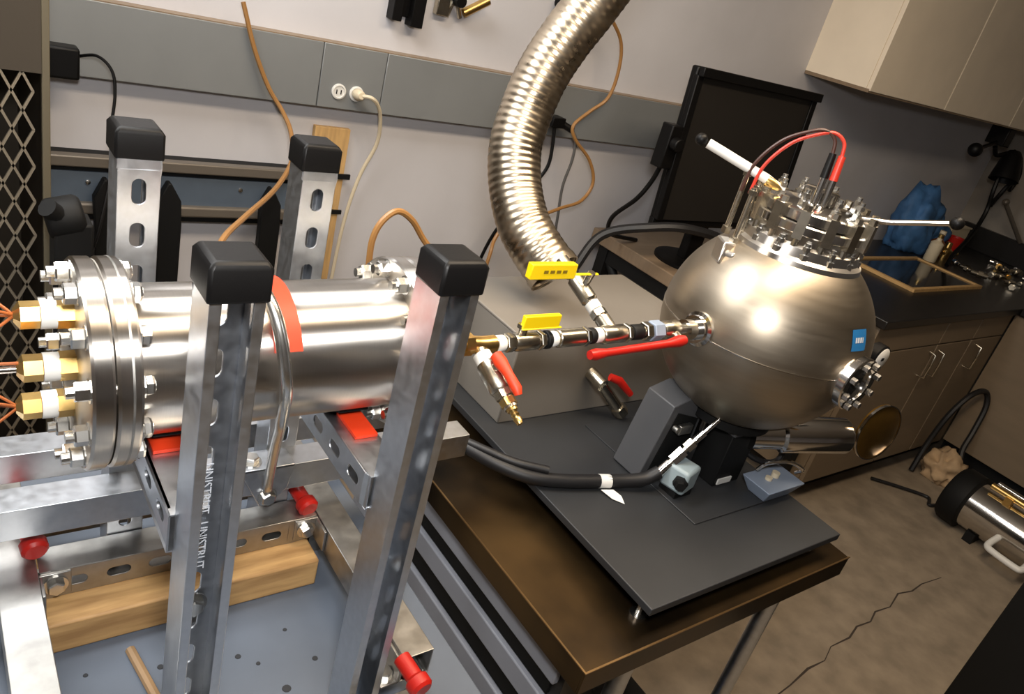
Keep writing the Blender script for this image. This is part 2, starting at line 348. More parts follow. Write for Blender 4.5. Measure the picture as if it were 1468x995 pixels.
for x in (.362, .508, .772):
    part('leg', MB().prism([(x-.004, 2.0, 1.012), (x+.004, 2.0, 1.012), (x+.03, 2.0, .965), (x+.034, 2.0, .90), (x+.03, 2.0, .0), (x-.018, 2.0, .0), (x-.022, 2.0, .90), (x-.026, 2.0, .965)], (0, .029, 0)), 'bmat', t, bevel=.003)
# ------------------------------------------------------------------ table under the strut frame
SZ = .8285
t = thing('rig_table', 'blue-grey painted table under the strut frame', 'table', (.1, .6, 0))
part('table_top', MB().bb(-.7, .565, .1, 1.12, SZ-.03, SZ), 'blueboard', t, bevel=.003)
for x in (-.65, .51):
    for y in (.15, 1.07): part('leg', MB().bb(x-.02, x+.02, y-.02, y+.02, 0, SZ-.03), 'galvd', t)
part('apron', MB().bb(-.67, .53, .13, .15, SZ-.11, SZ-.03), 'galvd', t)
part('apron', MB().bb(-.67, .53, 1.07, 1.09, SZ-.11, SZ-.03), 'galvd', t)
mb = MB()
random.seed(5)
for (x, y, r) in [(.33, .61, .006), (.2, .70, .004), (.15, .66, .003), (.31, .66, .003), (.29, .68, .004), (.12, .72, .003), (.36, .70, .003), (.38, .64, .004), (.25, .58, .003)]:
    mb.lathe([(0, r), (.0008, r*.9)], (x, y, SZ), (0, 0, 1), 10)
part('screw_hole', mb, 'stain', t)
tag(part('plank', MB().bb(.085, .43, .765, .90, SZ, .8765), 'wood', bevel=.003), 'pine plank lying on the blue-grey table under the slotted strut', 'plank')
tag(part('wood_stick', MB().tube([(.172, .735, SZ+.006), (.185, .65, SZ+.006), (.192, .56, SZ+.006)], [.006, .006, .005], 8), 'stick'), 'thin brown wooden stick lying on the blue-grey table', 'stick')
# ------------------------------------------------------------------ strut channel
SW = .043
def strut(name, p0, p1, open_dir, parent, slots=True, m='galv', start=.025, label=None):
    p0 = V(p0); p1 = V(p1); a = (p1-p0); L = a.length; a.normalize(); v = V(open_dir).normalized(); u = a.cross(v)
    h = SW/2; lip = .0095; ret = .007
    def P(s, x, y): return p0 + a*s + u*x + v*y
    mb = MB()
    for sg in (-1, 1):
        pr = [(sg*h, -h), (sg*h, h), (sg*(h-lip), h), (sg*(h-lip), h-ret)]
        vs = []
        for s in (0, L): vs += [P(s, *q) for q in pr]
        mb.add(vs, [(i, i+1, i+5, i+4) for i in range(3)])
    # web with slots
    s = 0.; cells = []
    if slots:
        n = int((L-start)//.05)
        edges = [0., start] + [start+.05*(k+1) for k in range(n)]
        cells = [(edges[k], edges[k+1], k > 0) for k in range(len(edges)-1)]
        if L-edges[-1] > 1e-4: cells.append((edges[-1], L, False))
    else: cells = [(0, L, False)]
    for (s0, s1, hole) in cells:
        if not hole:
            mb.add([P(s0, -h, -h), P(s0, h, -h), P(s1, h, -h), P(s1, -h, -h)], [(0, 1, 2, 3)]); continue
        c = (s0+s1)/2; N = 24; inn = []; out = []
        for k in range(N):
            an = 2*math.pi*k/N + math.pi/N
            dx, ds = math.sin(an)*.007, math.cos(an)*.007
            ds += .007 if ds > 0 else -.007
            inn.append(P(c+ds, dx, -h))
            ux, us = math.sin(an), math.cos(an); f = 1/max(abs(ux)/h, abs(us)/((s1-s0)/2)); out.append([c+us*f, ux*f])
        # snap corner samples
        for (cs, cx) in ((s0, -h), (s0, h), (s1, -h), (s1, h)):
            k = min(range(N), key=lambda k: (out[k][0]-cs)**2+(out[k][1]-cx)**2); out[k] = [cs, cx]
        mb.add(inn+[P(q[0], q[1], -h) for q in out], [(k, (k+1) % N, N+(k+1) % N, N+k) for k in range(N)])
    me = mb.mesh(name, rootloc(parent), True, 30)
    bm = bmesh.new(); bm.from_mesh(me); bmesh.ops.remove_doubles(bm, verts=bm.verts, dist=1e-5); bmesh.ops.recalc_face_normals(bm, faces=bm.faces)
    for f in bm.faces: f.smooth = False
    # make normals point outwards (away from the section centre) so the wall thickens inwards
    cen = (p0+p1)/2-rootloc(parent); best = max(bm.faces, key=lambda f: f.calc_area()); cm = best.calc_center_median(); d = cm-cen; d -= a*d.dot(a)
    if best.normal.dot(d) < 0: bmesh.ops.reverse_faces(bm, faces=bm.faces)
    bm.to_mesh(me); bm.free()
    o = part(name, me, m, parent, label=label)
    md = o.modifiers.new('thick', 'SOLIDIFY'); md.thickness = .0026; md.offset = -1
    md = o.modifiers.new('bevel', 'BEVEL'); md.width = .0012; md.segments = 2; md.limit_method = 'ANGLE'; md.angle_limit = math.radians(50)
    return o
FR = thing('strut_frame', 'galvanised strut channel frame with black capped posts holding the cylinder', 'frame', (.29, .71, SZ))
PX = (.187, .388); FYC, RYC = .5465, .8825; PT = 1.450
posts = []
for i, x in enumerate(PX):
    posts.append(strut('post', (x, FYC, PT), (x, FYC, SZ), (0, -1, 0), FR))
for x in PX:
    posts.append(strut('post', (x, RYC, PT), (x, RYC, SZ), (0, 1, 0), FR, start=.031))
for (x, y), po in zip([(PX[0], FYC), (PX[1], FYC), (PX[0], RYC), (PX[1], RYC)], posts):
    bm_ = MB(); h = .0245; top = 1.462; bot = 1.428
    bm_.add([(x-h, y-h, bot), (x+h, y-h, bot), (x+h, y+h, bot), (x-h, y+h, bot), (x-h, y-h, top-.006), (x+h, y-h, top-.006), (x+h, y+h, top-.006), (x-h, y+h, top-.006),
             (x-h+.004, y-h+.004, top), (x+h-.004, y-h+.004, top), (x+h-.004, y+h-.004, top), (x-h+.004, y+h-.004, top)],
            [(0, 3, 2, 1), (0, 1, 5, 4), (1, 2, 6, 5), (2, 3, 7, 6), (3, 0, 4, 7), (4, 5, 9, 8), (5, 6, 10, 9), (6, 7, 11, 10), (7, 4, 8, 11), (8, 9, 10, 11)])
    part('end_cap', bm_, 'bplast', po, bevel=.0028, label='black plastic end cap')
# stencilled maker lettering inside the left front post
def lettering(txt, size, loc, rot, parent, m, name='lettering', depth=.0002):
    cu = bpy.data.curves.new(name, 'FONT'); cu.body = txt; cu.size = size; cu.extrude = depth; cu.align_x = 'CENTER'; cu.align_y = 'CENTER'; cu.resolution_u = 2
    ob = bpy.data.objects.new(name, cu); COL.objects.link(ob)
    me = bpy.data.meshes.new_from_object(ob.evaluated_get(bpy.context.evaluated_depsgraph_get()))
    bpy.data.objects.remove(ob, do_unlink=True)
    me.materials.clear()
    o = part(name, me, m, parent); o.location = V(loc)-rootloc(parent); o.rotation_euler = rot
    return o
iy = FYC+SW/2-.0033
for zc in (1.218, 1.150):
    lettering('UNISTRUT', .0125, (.1895, iy, zc), (math.pi/2, math.pi/2, 0), posts[0], 'ink')
# hex bolts (shared meshes)
def hexbolt(r=.0105, h=.008, washer=True):
    mb = MB()
    if washer: mb.lathe([(0, r*1.35), (.002, r*1.35)], (0, 0, 0), (0, 0, 1), 16)
    mb.lathe([(.002, r), (.002+h*.8, r), (.002+h, r*.85)], (0, 0, 0), (0, 0, 1), 6)
    return mb.mesh('bolt', smooth=False)
HB = hexbolt(); PB = hexbolt(.0062, .009, False)
# bolts deep in the front posts
for x, z in ((PX[0], 1.075), (PX[1], 1.045), (PX[1], 1.40)):
    inst('bolt', HB, 'bolt', FR, (x, FYC+SW/2-.0026, z), (0, -1, 0))
# cross struts, long rails
for x in PX:
    strut('cross_strut', (x-.004, FYC+SW/2+.001, 1.191-SW/2), (x-.004, RYC-SW/2-.001, 1.191-SW/2), (1, 0, 0), FR, start=.01)
for y, xe in ((.8385, .69), (.945, .69)):
    strut('long_rail', (-.75, y, 1.02-SW/2), (xe, y, 1.02-SW/2), (0, 0, -1), FR, slots=False)
# base struts
strut('base_strut', (.085, .8355, .92-SW/2), (.438, .8355, .92-SW/2), (0, 1, 0), FR, start=.012, m='galvd')
strut('base_strut', (.0615, .2, .92-SW/2), (.0615, 1.05, .92-SW/2), (0, 0, -1), FR, slots=False, m='galvd')
strut('base_strut', (.462, .53, .92-SW/2), (.462, 1.05, .92-SW/2), (0, 0, -1), FR, slots=False, m='galvd')
strut('base_strut', (.085, .945, .92-SW/2), (.44, .945, .92-SW/2), (0, 0, -1), FR, slots=False, m='galvd')
strut('base_strut', (.085, .5, SZ+SW/2), (.46, .5, SZ+SW/2), (0, 0, 1), FR, slots=False, m='galvd')
for x in (.0615, .462):
    for y in (.83, ):
        part('foot_block', MB().bb(x-.02, x+.02, y, y+.08, SZ, .877), 'galvd', FR)
# corner brackets with bolts
for x0, x1 in ((.083, .118), (.405, .44)):
    br = part('corner_bracket', MB().bb(x0, x1, .809, .8135, .882, .918).bb(x0 if x0 < .2 else x1-.004, x0+.004 if x0 < .2 else x1, .775, .809, .882, .918), 'galvd', FR, bevel=.001)
    inst('bolt', HB, 'bolt', br, ((x0+x1)/2, .809, .90), (0, -1, 0))
br = part('corner_bracket', MB().bb(.415, .44, .53, .60, .876, .880).bb(.4365, .4405, .53, .60, .876, .915), 'galvd', FR, bevel=.001)
inst('bolt', HB, 'bolt', br, (.4265, .545, .880), (0, 0, 1))
# red capped rods
for (x, y, z, dy) in ((.083, .835, .945, .085), (.428, .822, .935, .07), (.446, .492, .915, .05)):
    rd = part('red_cap', MB().lathe([(0, .0001), (0, .012), (.004, .0155), (.016, .0155), (.02, .011), (dy, .011)], (x, y-.005, z-.006), (-.12, 1, .14), 12), 'red', FR, label='red plastic end cap')
# orange saddle pads on the cross struts
CY, CZ, CR = .714, 1.272, .076
def arcband(x0, x1, r0, r1, a0, a1, n=14):
    mb = MB(); vs = []
    for k in range(n+1):
        a = math.radians(a0+(a1-a0)*k/n); c, s = math.cos(a), math.sin(a)
        vs += [(x0, CY+r0*c, CZ+r0*s), (x1, CY+r0*c, CZ+r0*s), (x1, CY+r1*c, CZ+r1*s), (x0, CY+r1*c, CZ+r1*s)]
    fs = []
    for k in range(n):
        b = 4*k
        for i in range(4): fs.append((b+i, b+(i+1) % 4, b+4+(i+1) % 4, b+4+i))
    fs += [(0, 1, 2, 3), (4*n, 4*n+1, 4*n+2, 4*n+3)]
    return mb.add(vs, fs)
for x, w0, w1, y0 in ((PX[0], -.020, .014, .662), (PX[1], -.014, .014, .636)):
    part('saddle_pad', MB().prism([(x+w0, y0, 1.1915), (x+w1, y0, 1.1915), (x+w1, .690, 1.1915), (x+w0, .690, 1.1915)], (0, 0, .004)), 'orange', FR, label='orange silicone pad')
    part('saddle_block', arcband(x-.018, x+.018, CR+.0006, CR+.0035, 240, 300), 'bmat', FR)
# bent rod looped over the cylinder
pts = [(.29, .83, 1.03), (.275, .825, 1.15), (.262, .812, 1.26), (.256, .785, 1.325), (.254, .745, 1.358), (.255, .70, 1.372), (.259, .665, 1.370), (.266, .640, 1.350), (.272, .626, 1.318), (.278, .622, 1.279), (.288, .645, 1.225), (.304, .685, 1.175), (.33, .75, 1.085), (.351, .80, 1.012), (.356, .812, .985)]
st = part('strap_rod', MB().tube(crom(pts, 6), .0066, 12), 'bolt', FR)
sx = .283
part('strap_pad', arcband(sx-.012, sx+.016, CR+.0006, CR+.0055, 60, 152), 'orange', st, label='orange silicone pad')
bk = part('strap_bracket', MB().prism([(.315, .8165, 1.024), (.392, .8165, 1.024), (.385, .8165, .985), (.365, .8165, .958), (.348, .8165, .958)], (0, -.004, 0)).bb(.315, .392, .8125, .852, 1.0205, 1.0245), 'galv', FR, bevel=.001)
inst('bolt', HB, 'bolt', bk, (.336, .832, 1.0245), (0, 0, 1)); inst('bolt', HB, 'bolt', bk, (.357, .8125, .975), (0, -1, 0))
# ------------------------------------------------------------------ cylindrical test chamber
t = thing('test_chamber', 'horizontal stainless steel test cylinder with bolted end flanges', 'cylinder', (.28, CY, CZ-CR))
part('body', MB().lathe([(.140, CR), (.44, CR)], (0, CY, CZ), (1, 0, 0), 96), 'steel', t)
def flange(x0, x1, r=.102): return MB().lathe([(x0, r-.0025), (x0+.0025, r), (x1-.0025, r), (x1, r-.0025)], (0, CY, CZ), (1, 0, 0), 96)
fA = part('blind_flange', flange(.105, .1235), 'steel', t)
fB = part('flange', flange(.1250, .146), 'steel', t)
part('groove_ring', MB().lathe([(.1365, .1024), (.1385, .1024)], (0, CY, CZ), (1, 0, 0), 64), 'galvd', fB)
fC = part('flange', flange(.432, .4515), 'steel', t)
fD = part('blind_flange', flange(.453, .473), 'steel', t)
sb = MB().cyl((0, 0, -.019), (0, 0, .052), .0055, n=12)
sb.lathe([(-.0125, .0085), (-.011, .0095), (-.002, .0095), (-.0005, .0085)], (0, 0, 0), (0, 0, 1), 6)
sb.lathe([(-.001, .0115), (0, .0115)], (0, 0, 0), (0, 0, 1), 12)
sb.lathe([(.0412, .0115), (.0427, .0115)], (0, 0, 0), (0, 0, 1), 12).lathe([(.0427, .0085), (.044, .0095), (.049, .0095), (.051, .0085)], (0, 0, 0), (0, 0, 1), 6)
SB = sb.mesh('stud_bolt', smooth=False)
for k in range(12):
    a = 2*math.pi*(k+.5)/12; y, z = CY+.0885*math.cos(a), CZ+.0885*math.sin(a)
    inst('stud_bolt', SB, 'bolt', t, (.105, y, z), (1, 0, 0), spin=k*.7)
    inst('stud_bolt', SB, 'bolt', t, (.432, y, z), (1, 0, 0), spin=k*.5)
for dz, dy in ((.052, .004), (.006, -.012), (-.044, .002)):
    f = part('brass_fitting', MB().lathe([(.0, .014), (.014, .014)], (.105, CY+dy, CZ+dz), (-1, 0, 0), 6).lathe([(.026, .011), (.027, .0128), (.042, .0128), (.044, .010), (.047, .006)], (.105, CY+dy, CZ+dz), (-1, 0, 0), 6), 'brass', t, smooth=False, label='brass compression fitting')
    part('sealing_tape', MB().cyl((.0915, CY+dy, CZ+dz), (.0785, CY+dy, CZ+dz),   .0135, n=18), 'tape', f, label='white sealing tape')
part('probe', MB().cyl((.105, CY-.012, CZ+.006), (.035, CY-.012, CZ+.006), .0035, n=10), 'steelp', t)
# thermocouple wires
F1 = (.059, CY+.004, CZ+.052); F2 = (.06, CY+.002, CZ-.044)
W1 = 'orange thermocouple wire fanning out of the upper brass fitting'; W2 = 'orange thermocouple wire fanning out of the lower brass fitting'
for dy, dz in ((.03, .035), (-.01, .022), (.02, -.008), (-.03, -.025)):
    cable('thermocouple_wire', [F1, (.045, F1[1]+dy*.3, F1[2]+dz*.3), (.0, F1[1]+dy*1.3, F1[2]+dz), (-.1, F1[1]+dy*3, F1[2]+dz*1.2), (-.3, F1[1]+dy*4, F1[2]-.05)], .0014, 'orangew', W1, 'wire', 'upper thermocouple wires')
for dy, dz in ((.03, .03), (.0, .018), (.02, .0), (-.03, -.025)):
    cable('thermocouple_wire', [F2, (.045, F2[1]+dy*.3, F2[2]+dz*.3), (.0, F2[1]+dy*1.3, F2[2]+dz), (-.1, F2[1]+dy*3, F2[2]+dz*1.2), (-.3, F2[1]+dy*4, F2[2]-.05)], .0014, 'orangew', W2, 'wire', 'lower thermocouple wires')
cable('thermocouple_wire', [(.06, CY-.012, CZ+.012), (.02, CY-.01, CZ+.01), (-.1, CY, CZ-.01), (-.3, CY+.02, CZ-.06)], .0016, 'orangew', 'single orange wire leaving the middle brass fitting', 'wire')
# ------------------------------------------------------------------ steel work table
TZ = .866; TX0, TX1, TY0, TY1 = .698, 1.39, .448, 1.27
t = thing('work_table', 'dark patinated steel work table carrying the sphere rig', 'table', (1.04, .86, 0))
part('table_top', MB().bb(TX0, TX1, TY0, TY1, TZ-.006, TZ), 'tabletop', t)
part('lip', MB().bb(TX0-.002, TX1+.002, TY0-.002, TY0+.002, TZ-.045, TZ-.001), 'tabletop', t, bevel=.0008)
part('lip', MB().bb(TX0-.002, TX0+.002, TY0+.002, TY1, TZ-.045, TZ-.001), 'tabletop', t, bevel=.0008)
part('lip', MB().bb(TX1-.002, TX1+.002, TY0+.002, TY1, TZ-.045, TZ-.001), 'tabletop', t, bevel=.0008)
part('edge_bead', MB().bb(TX0-.003, TX1+.003, TY0-.003, TY0, TZ-.001, TZ+.001), 'tabledge', t)
part('edge_bead', MB().bb(TX0-.003, TX0, TY0, TY1, TZ-.001, TZ+.001), 'tabledge', t)
for x in (TX0+.14, TX1-.16, ):
    for y in (TY0+.03, TY1-.05): part('leg', MB().cyl((x, y, 0), (x, y, TZ-.006), .016, n=16), 'galv', t)
part('shelf', MB().bb(TX0+.12, TX1-.13, TY0+.05, TY1-.04, .30, .315), 'drawerd', t)
# drawer unit below the table
t = thing('drawer_unit', 'grey drawer unit standing under the left side of the steel table', 'drawer unit', (.79, .9, 0))
part('carcass', MB().bb(.735, .815, .50, 1.20, .02, .818), 'drawerd', t)
z = .80
for k, (dh, gap) in enumerate(((.045, .04), (.045, .05), (.12, .04), (.12, .04), (.16, .03))):
    dr = part('drawer', MB().bb(.722, .735, .51, 1.19, z-dh, z), 'drawer', t, bevel=.003); z -= dh
    part('pull', MB().bb(.728, .735, .52, 1.18, z-gap*.8, z), 'bmat', dr); z -= gap
# blue gadget on the lower shelf
t = thing('blue_tool', 'small blue tool lying on the shelf under the steel table', 'tool', (1.03, .53, .315))
part('tool_body', MB().bb(1.0, 1.07, .51, .56, .315, .36), 'sticker', t, bevel=.006)
part('tool_tip', MB().cyl((1.07, .535, .34), (1.12, .55, .34), .008, n=10), 'steelp', t)
# ------------------------------------------------------------------ base plate on feet
PZ = .924
t = thing('base_plate', 'dark grey mounting plate raised on studs above the steel table', 'plate', (1.08, .72, TZ))
part('plate', MB().bb(.822, 1.342, .464, 1.23, PZ-.014, PZ), 'plate', t, bevel=.0015)
part('pad', MB().bb(1.05, 1.335, .585, .90, PZ, PZ+.003), 'plate', t, bevel=.001)
for x, y in ((.80+.05, .50), (1.31, .50), (.85, 1.2), (1.31, 1.2)):
    s = part('stud_foot', MB().cyl((x, y, TZ), (x, y, PZ-.014), .005, n=10).cyl((x, y, TZ), (x, y, TZ+.006), .014, n=16), 'bolt', t)
# ------------------------------------------------------------------ grey enclosure
t = thing('grey_enclosure', 'grey metal box behind the valve line', 'box', (1.1, 1.08, PZ))
part('body', MB().bb(.862, 1.352, .952, 1.205, PZ, 1.112), 'encl', t, bevel=.003)
part('lid', MB().bb(.860, 1.354, .950, 1.207, 1.112, 1.118), 'encl', t, bevel=.002)
# ------------------------------------------------------------------ combustion sphere
C = V((1.2125, .713, 1.244)); R = .187
t = thing('combustion_sphere', 'large satin stainless steel combustion sphere on a stand', 'sphere', (C.x, C.y, PZ+.003))
prof = []
for k in range(65):
    a = -math.pi/2+math.pi*k/64
    prof.append((R*math.sin(a), R*math.cos(a)))
half = [(h, r) for h, r in prof if h <= .0001]
part('lower_shell', MB().lathe(half, C, (0, 0, 1), 96), 'sphere', t)
half = [(h, r) for h, r in prof if h >= -.0001]
part('upper_shell', MB().lathe(half, C, (0, 0, 1), 96), 'sphere', t)
part('seam_weld', MB().lathe([(-.0012, R-.001), (-.0008, R+.0009), (.0008, R+.0009), (.0012, R-.001)], C, (0, 0, 1), 96, closed=True), 'steelp', t)
nk = part('neck', MB().lathe([(.150, .112), (.158, .110), (.163, .103), (.178, .100), (.182, .092), (.198, .092)], C, (0, 0, 1), 64), 'steel', t)
fl1 = part('neck_flange', MB().lathe([(.198, .098), (.200, .100), (.213, .100), (.215, .098)], C, (0, 0, 1), 64), 'steelp', t)
part('lid', MB().lathe([(.216, .090), (.218, .092), (.232, .092), (.236, .088), (.240, .060), (.243, .055), (.243, .03), (.262, .03), (.264, .026)], C, (0, 0, 1), 64), 'steelp', t)
lug = MB().bb(-.008, .008, -.012, .012, -.022, .024).cyl((0, .004, .02), (0, .004, .034), .007, n=6).cyl((0, 0, -.036), (0, 0, -.02), .006, n=10)
LUG = lug.mesh('clamp_lug', smooth=False)
nb = MB().cyl((0, 0, 0), (0, 0, .030), .0045, n=10).lathe([(.002, .0085), (.011, .0085)], (0, 0, 0), (0, 0, 1), 6).lathe([(.017, .007), (.024, .007)], (0, 0, 0), (0, 0, 1), 6); NB = nb.mesh('lid_bolt', smooth=False)
for k in range(14):
    a = 2*math.pi*k/14
    o = inst('clamp_lug', LUG, 'nickel', t, (C.x+.094*math.cos(a), C.y+.094*math.sin(a), C.z+.214), (0, 0, 1), spin=a-math.pi/2)
for k in range(14):
    a = 2*math.pi*(k+.5)/14
    inst('lid_bolt', NB, 'bolt', t, (C.x+.098*math.cos(a), C.y+.098*math.sin(a), C.z+.160), (0, 0, 1))
for k in range(8):
    a = 2*math.pi*(k+.3)/8
    inst('lid_bolt', NB, 'nickel', t, (C.x+.07*math.cos(a), C.y+.07*math.sin(a), C.z+.236), (0, 0, 1))
# lever handles
lv = part('lever', MB().tube([(1.155, .745, 1.492), (1.142, .765, 1.497), (1.136, .775, 1.50), (1.068, .862, 1.527)], [.004, .0075, .0085, .0085], 14), 'tape', t, label='pale lever rod')
part('grip_ball', MB().sphere((1.060, .872, 1.530), .0105), 'bplast', lv, label='black ball grip')
part('ferrule', MB().lathe([(0, .004), (.02, .0095), (.03, .0095)], (1.152, .748, 1.4905), V((1.068, .862, 1.527))-V((1.155, .745, 1.492)), 14), 'brass', lv)
lv = part('lever', MB().tube([(1.255, .66, 1.478), (1.285, .615, 1.49), (1.322, .545, 1.518)], [.006, .005, .005], 12), 'steelp', t)
part('grip_ball', MB().sphere((1.328, .535, 1.522), .011), 'bplast', lv, label='black ball grip')
# electrode terminals and leads
e1 = part('electrode', MB().cyl((1.163, .683, 1.425), (1.172, .689, 1.472), .0075, n=14).lathe([(0, .012), (.01, .012)], (1.161, .682, 1.415), (.01, .006, .05), 6), 'steelp', t)
for (x, y, mm, nm) in ((1.178, .700, 'bplast', 'boot'), (1.187, .688, 'redw', 'boot')):
    e = part('electrode', MB().cyl((x-.004, y-.004, 1.475), (x, y, 1.532), .0062, n=12), 'steelp', t)
    part(nm, MB().cyl((x, y, 1.530), (x+.003, y+.004, 1.570), .0072, .006, n=12), mm, e)
    part('lead', MB().tube(crom([(x+.003, y+.004, 1.568), (x+.002, y+.010, 1.590), (x-.008, y+.025, 1.600), (x-.022, y+.043, 1.592), (x-.043, y+.072, 1.566), (x-.062, y+.092, 1.52), (x-.070, y+.094, 1.47)]), .0030, 8), 'redw' if mm == 'redw' else 'leadd', e)
for (x, y, z0, h) in ((1.125, .775, 1.395, .095), (1.102, .765, 1.385, .10), (1.118, .80, 1.392, .115), (1.135, .74, 1.40, .08)):
    part('terminal_post', MB().cyl((x, y, z0), (x, y, z0+h), .005, n=10).lathe([(h-.012, .0085), (h-.004, .0085)], (x, y, z0), (0, 0, 1), 6).lathe([(.0, .009), (.012, .009)], (x, y, z0), (0, 0, 1), 6), 'nickel', t)
# lifting lug
L0 = V((1.082, .768, 1.372))
part('lifting_lug', MB().prism([L0+V((-.02, -.018, -.018)), L0+V((.018, -.018, -.006)), L0+V((.02, -.012, .016)), L0+V((-.008, -.008, .018))], (.012, .03, .002)).cyl(L0+V((0, -.03, 0)), L0+V((0, -.01, 0)), .006, n=10), 'steel', t, bevel=.003)
# front viewing port
vp = part('view_port', MB().lathe([(.165, .040), (.190, .040), (.191, .048), (.203, .048), (.205, .046), (.205, .031), (.200, .030)], C, (0, -1, 0), 40), 'steelp', t)
part('port_glass', MB().lathe([(.2001, .030), (.2005, .029)], C, (0, -1, 0), 32), 'glass', vp)
for k in range(8):
    a = 2*math.pi*(k+.5)/8
    inst('port_bolt', PB, 'bolt', vp, (C.x+.0395*math.cos(a), C.y-.2045, C.z+.0395*math.sin(a)), (0, -1, 0))
# pressure gauge
g = part('gauge', MB().lathe([(0, .024), (.002, .026), (.020, .026), (.022, .024)], (1.392, .590, 1.243), (0, -1, 0), 28).cyl((1.392, .60, 1.243), (1.34, .64, 1.24), .006, n=10), 'bplast', t)
part('dial', MB().lathe([(.0222, .022), (.0230, .021)], (1.392, .590, 1.243), (0, -1, 0), 28), 'dial', g)
part('needle', MB().bb(1.388, 1.396, .5655, .5668, 1.240, 1.246), 'bmat', g)
# small copper coloured fitting column under the gauge
part('drain_fitting', MB().cyl((1.315, .575, 1.222), (1.318, .565, 1.18), .011, n=14).cyl((1.318, .565, 1.18), (1.320, .562, 1.15), .0075, n=12).cyl((1.316, .57, 1.20), (1.29, .62, 1.19), .008, n=10), 'brass', t)
# sticker
sn = V((-.026, -.93, .367)).normalized()
n1 = V((0, 0, 1)).cross(sn).normalized(); n2 = sn.cross(n1)
def patch(w_, h_, du, dv, off):
    mb = MB(); vs = []; n = 6
    for i in range(n+1):
        for j in range(n+1):
            d = (sn*R + n1*(du+w_*(i/n-.5)) + n2*(dv+h_*(j/n-.5))).normalized(); vs.append(C+d*(R+off))
    mb.add(vs, [(i*(n+1)+j, (i+1)*(n+1)+j, (i+1)*(n+1)+j+1, i*(n+1)+j+1) for i in range(n) for j in range(n)]); return mb
sk = part('sticker', patch(.040, .036, 0, 0, .0008), 'sticker', t, label='blue square sticker')
for du, w_ in ((-.010, .004), (-.004, .005), (.003, .005), (.009, .003)):
    part('print_mark', patch(w_, .009, du, .0, .0012), 'ink', sk)
# side inlet boss on the pipe side
part('inlet_boss', MB().lathe([(.176, .030), (.190, .030), (.192, .024), (.200, .024), (.200, .018), (.225, .018)], C+V((0, 0, .008)), (-1, 0, 0), 32), 'steelp', t)
# bottom outlet and powder cup with polished disc
part('bottom_outlet', MB().lathe([(.178, .05), (.195, .05), (.197, .035), (.24, .035)], C, (0, 0, -1), 32), 'steelp', t)
hb = part('outlet_pipe', MB().lathe([(0, .030), (.06, .030), (.065, .036), (.20, .036), (.205, .033)], (1.24, .665, 1.035), V((.24, -.12, .035)), 36), 'steelp', t)
part('end_disc', MB().lathe([(-.004, .045), (.0, .060), (.006, .060), (.008, .056)], (1.475, .548, 1.082), (-.16, -.97, .1), 40), 'horn', hb, label='brass coloured end disc')
part('disc_rim', MB().lathe([(.004, .0605), (.004, .0585), (.0095, .0585), (.0095, .0605)], (1.475, .548, 1.082), (-.16, -.97, .1), 40, closed=True), 'steelp', hb)
# stand: three legs and ring
part('stand_ring', MB().lathe([(-.185, .070), (-.185, .085), (-.168, .086), (-.165, .080)], C, (0, 0, 1), 48), 'bmat', t)
Lg = part('stand_leg', MB().prism([(1.030, .72, PZ+.003), (1.150, .72, PZ+.003), (1.150, .72, 1.09), (1.108, .72, 1.10), (1.058, .72, 1.085)], (0, .07, 0)), 'standm', t, bevel=.002)
part('control_face', MB().prism([(1.05, .7185, PZ+.02), (1.14, .7185, PZ+.02), (1.14, .7185, 1.05), (1.075, .7185, 1.07)], (0, .0012, 0)), 'bmat', Lg)
part('switch', MB().bb(1.085, 1.12, .708, .7185, 1.025, 1.045).cyl((1.075, .7185, 1.04), (1.075, .705, 1.04), .006, n=10), 'galvd', Lg, bevel=.002)
Lg = part('stand_leg', MB().bb(1.175, 1.255, .655, .72, PZ+.003, 1.045), 'bmat', t, bevel=.002)
part('leg_cap', MB().bb(1.17, 1.26, .65, .725, 1.045, 1.075), 'standm', Lg, bevel=.003)
part('label_strip', MB().bb(1.185, 1.225, .652, .655, PZ+.008, PZ+.02), 'whitep', Lg)
part('stand_leg', MB().bb(1.27, 1.33, .80, .86, PZ+.003, 1.10), 'bmat', t, bevel=.002)
# ------------------------------------------------------------------ solenoid valve, hose, tray
t = thing('solenoid_valve', 'pale grey solenoid block in front of the sphere stand', 'valve', (1.085, .675, PZ+.003))
part('coil_block', MB().box((1.085, .672, PZ+.039), (.052, .05, .05), Matrix.Rotation(.25, 3, 'Z')), 'sol', t, bevel=.006)
part('armature_nut', MB().lathe([(0, .014), (.010, .014), (.012, .009), (.02, .009)], (1.066, .655, PZ+.040), (-.7, -.7, 0), 6), 'bmat', t)
part('valve_foot', MB().bb(1.062, 1.108, .652, .692, PZ+.003, PZ+.014), 'bmat', t)
t = thing('hose_fitting', 'bright nickel hose fitting rod rising from the black hose to the sphere', 'fitting', (1.06, .70, PZ+.02))
a0, a1 = V((1.042, .690, .963)), V((1.135, .675, 1.075)); dd = (a1-a0).normalized()
part('sleeve', MB().lathe([(0, .0095), (.028, .0095)], a0, dd, 14).lathe([(.034, .012), (.062, .012)], a0, dd, 6), 'steelp', t)
part('nut', MB().lathe([(.028, .0075), (.1, .0065)], a0, dd, 12).lathe([(.068, .011), (.086, .011)], a0, dd, 6), 'nickel', t)
part('stem', MB().lathe([(.09, .0075), (.112, .0075), (.112, .005), (.148, .005)], a0, dd, 12), 'steelp', t)
t = thing('air_hose', 'thick black air hose curving across the dark plate', 'hose', (.9, .75, PZ))
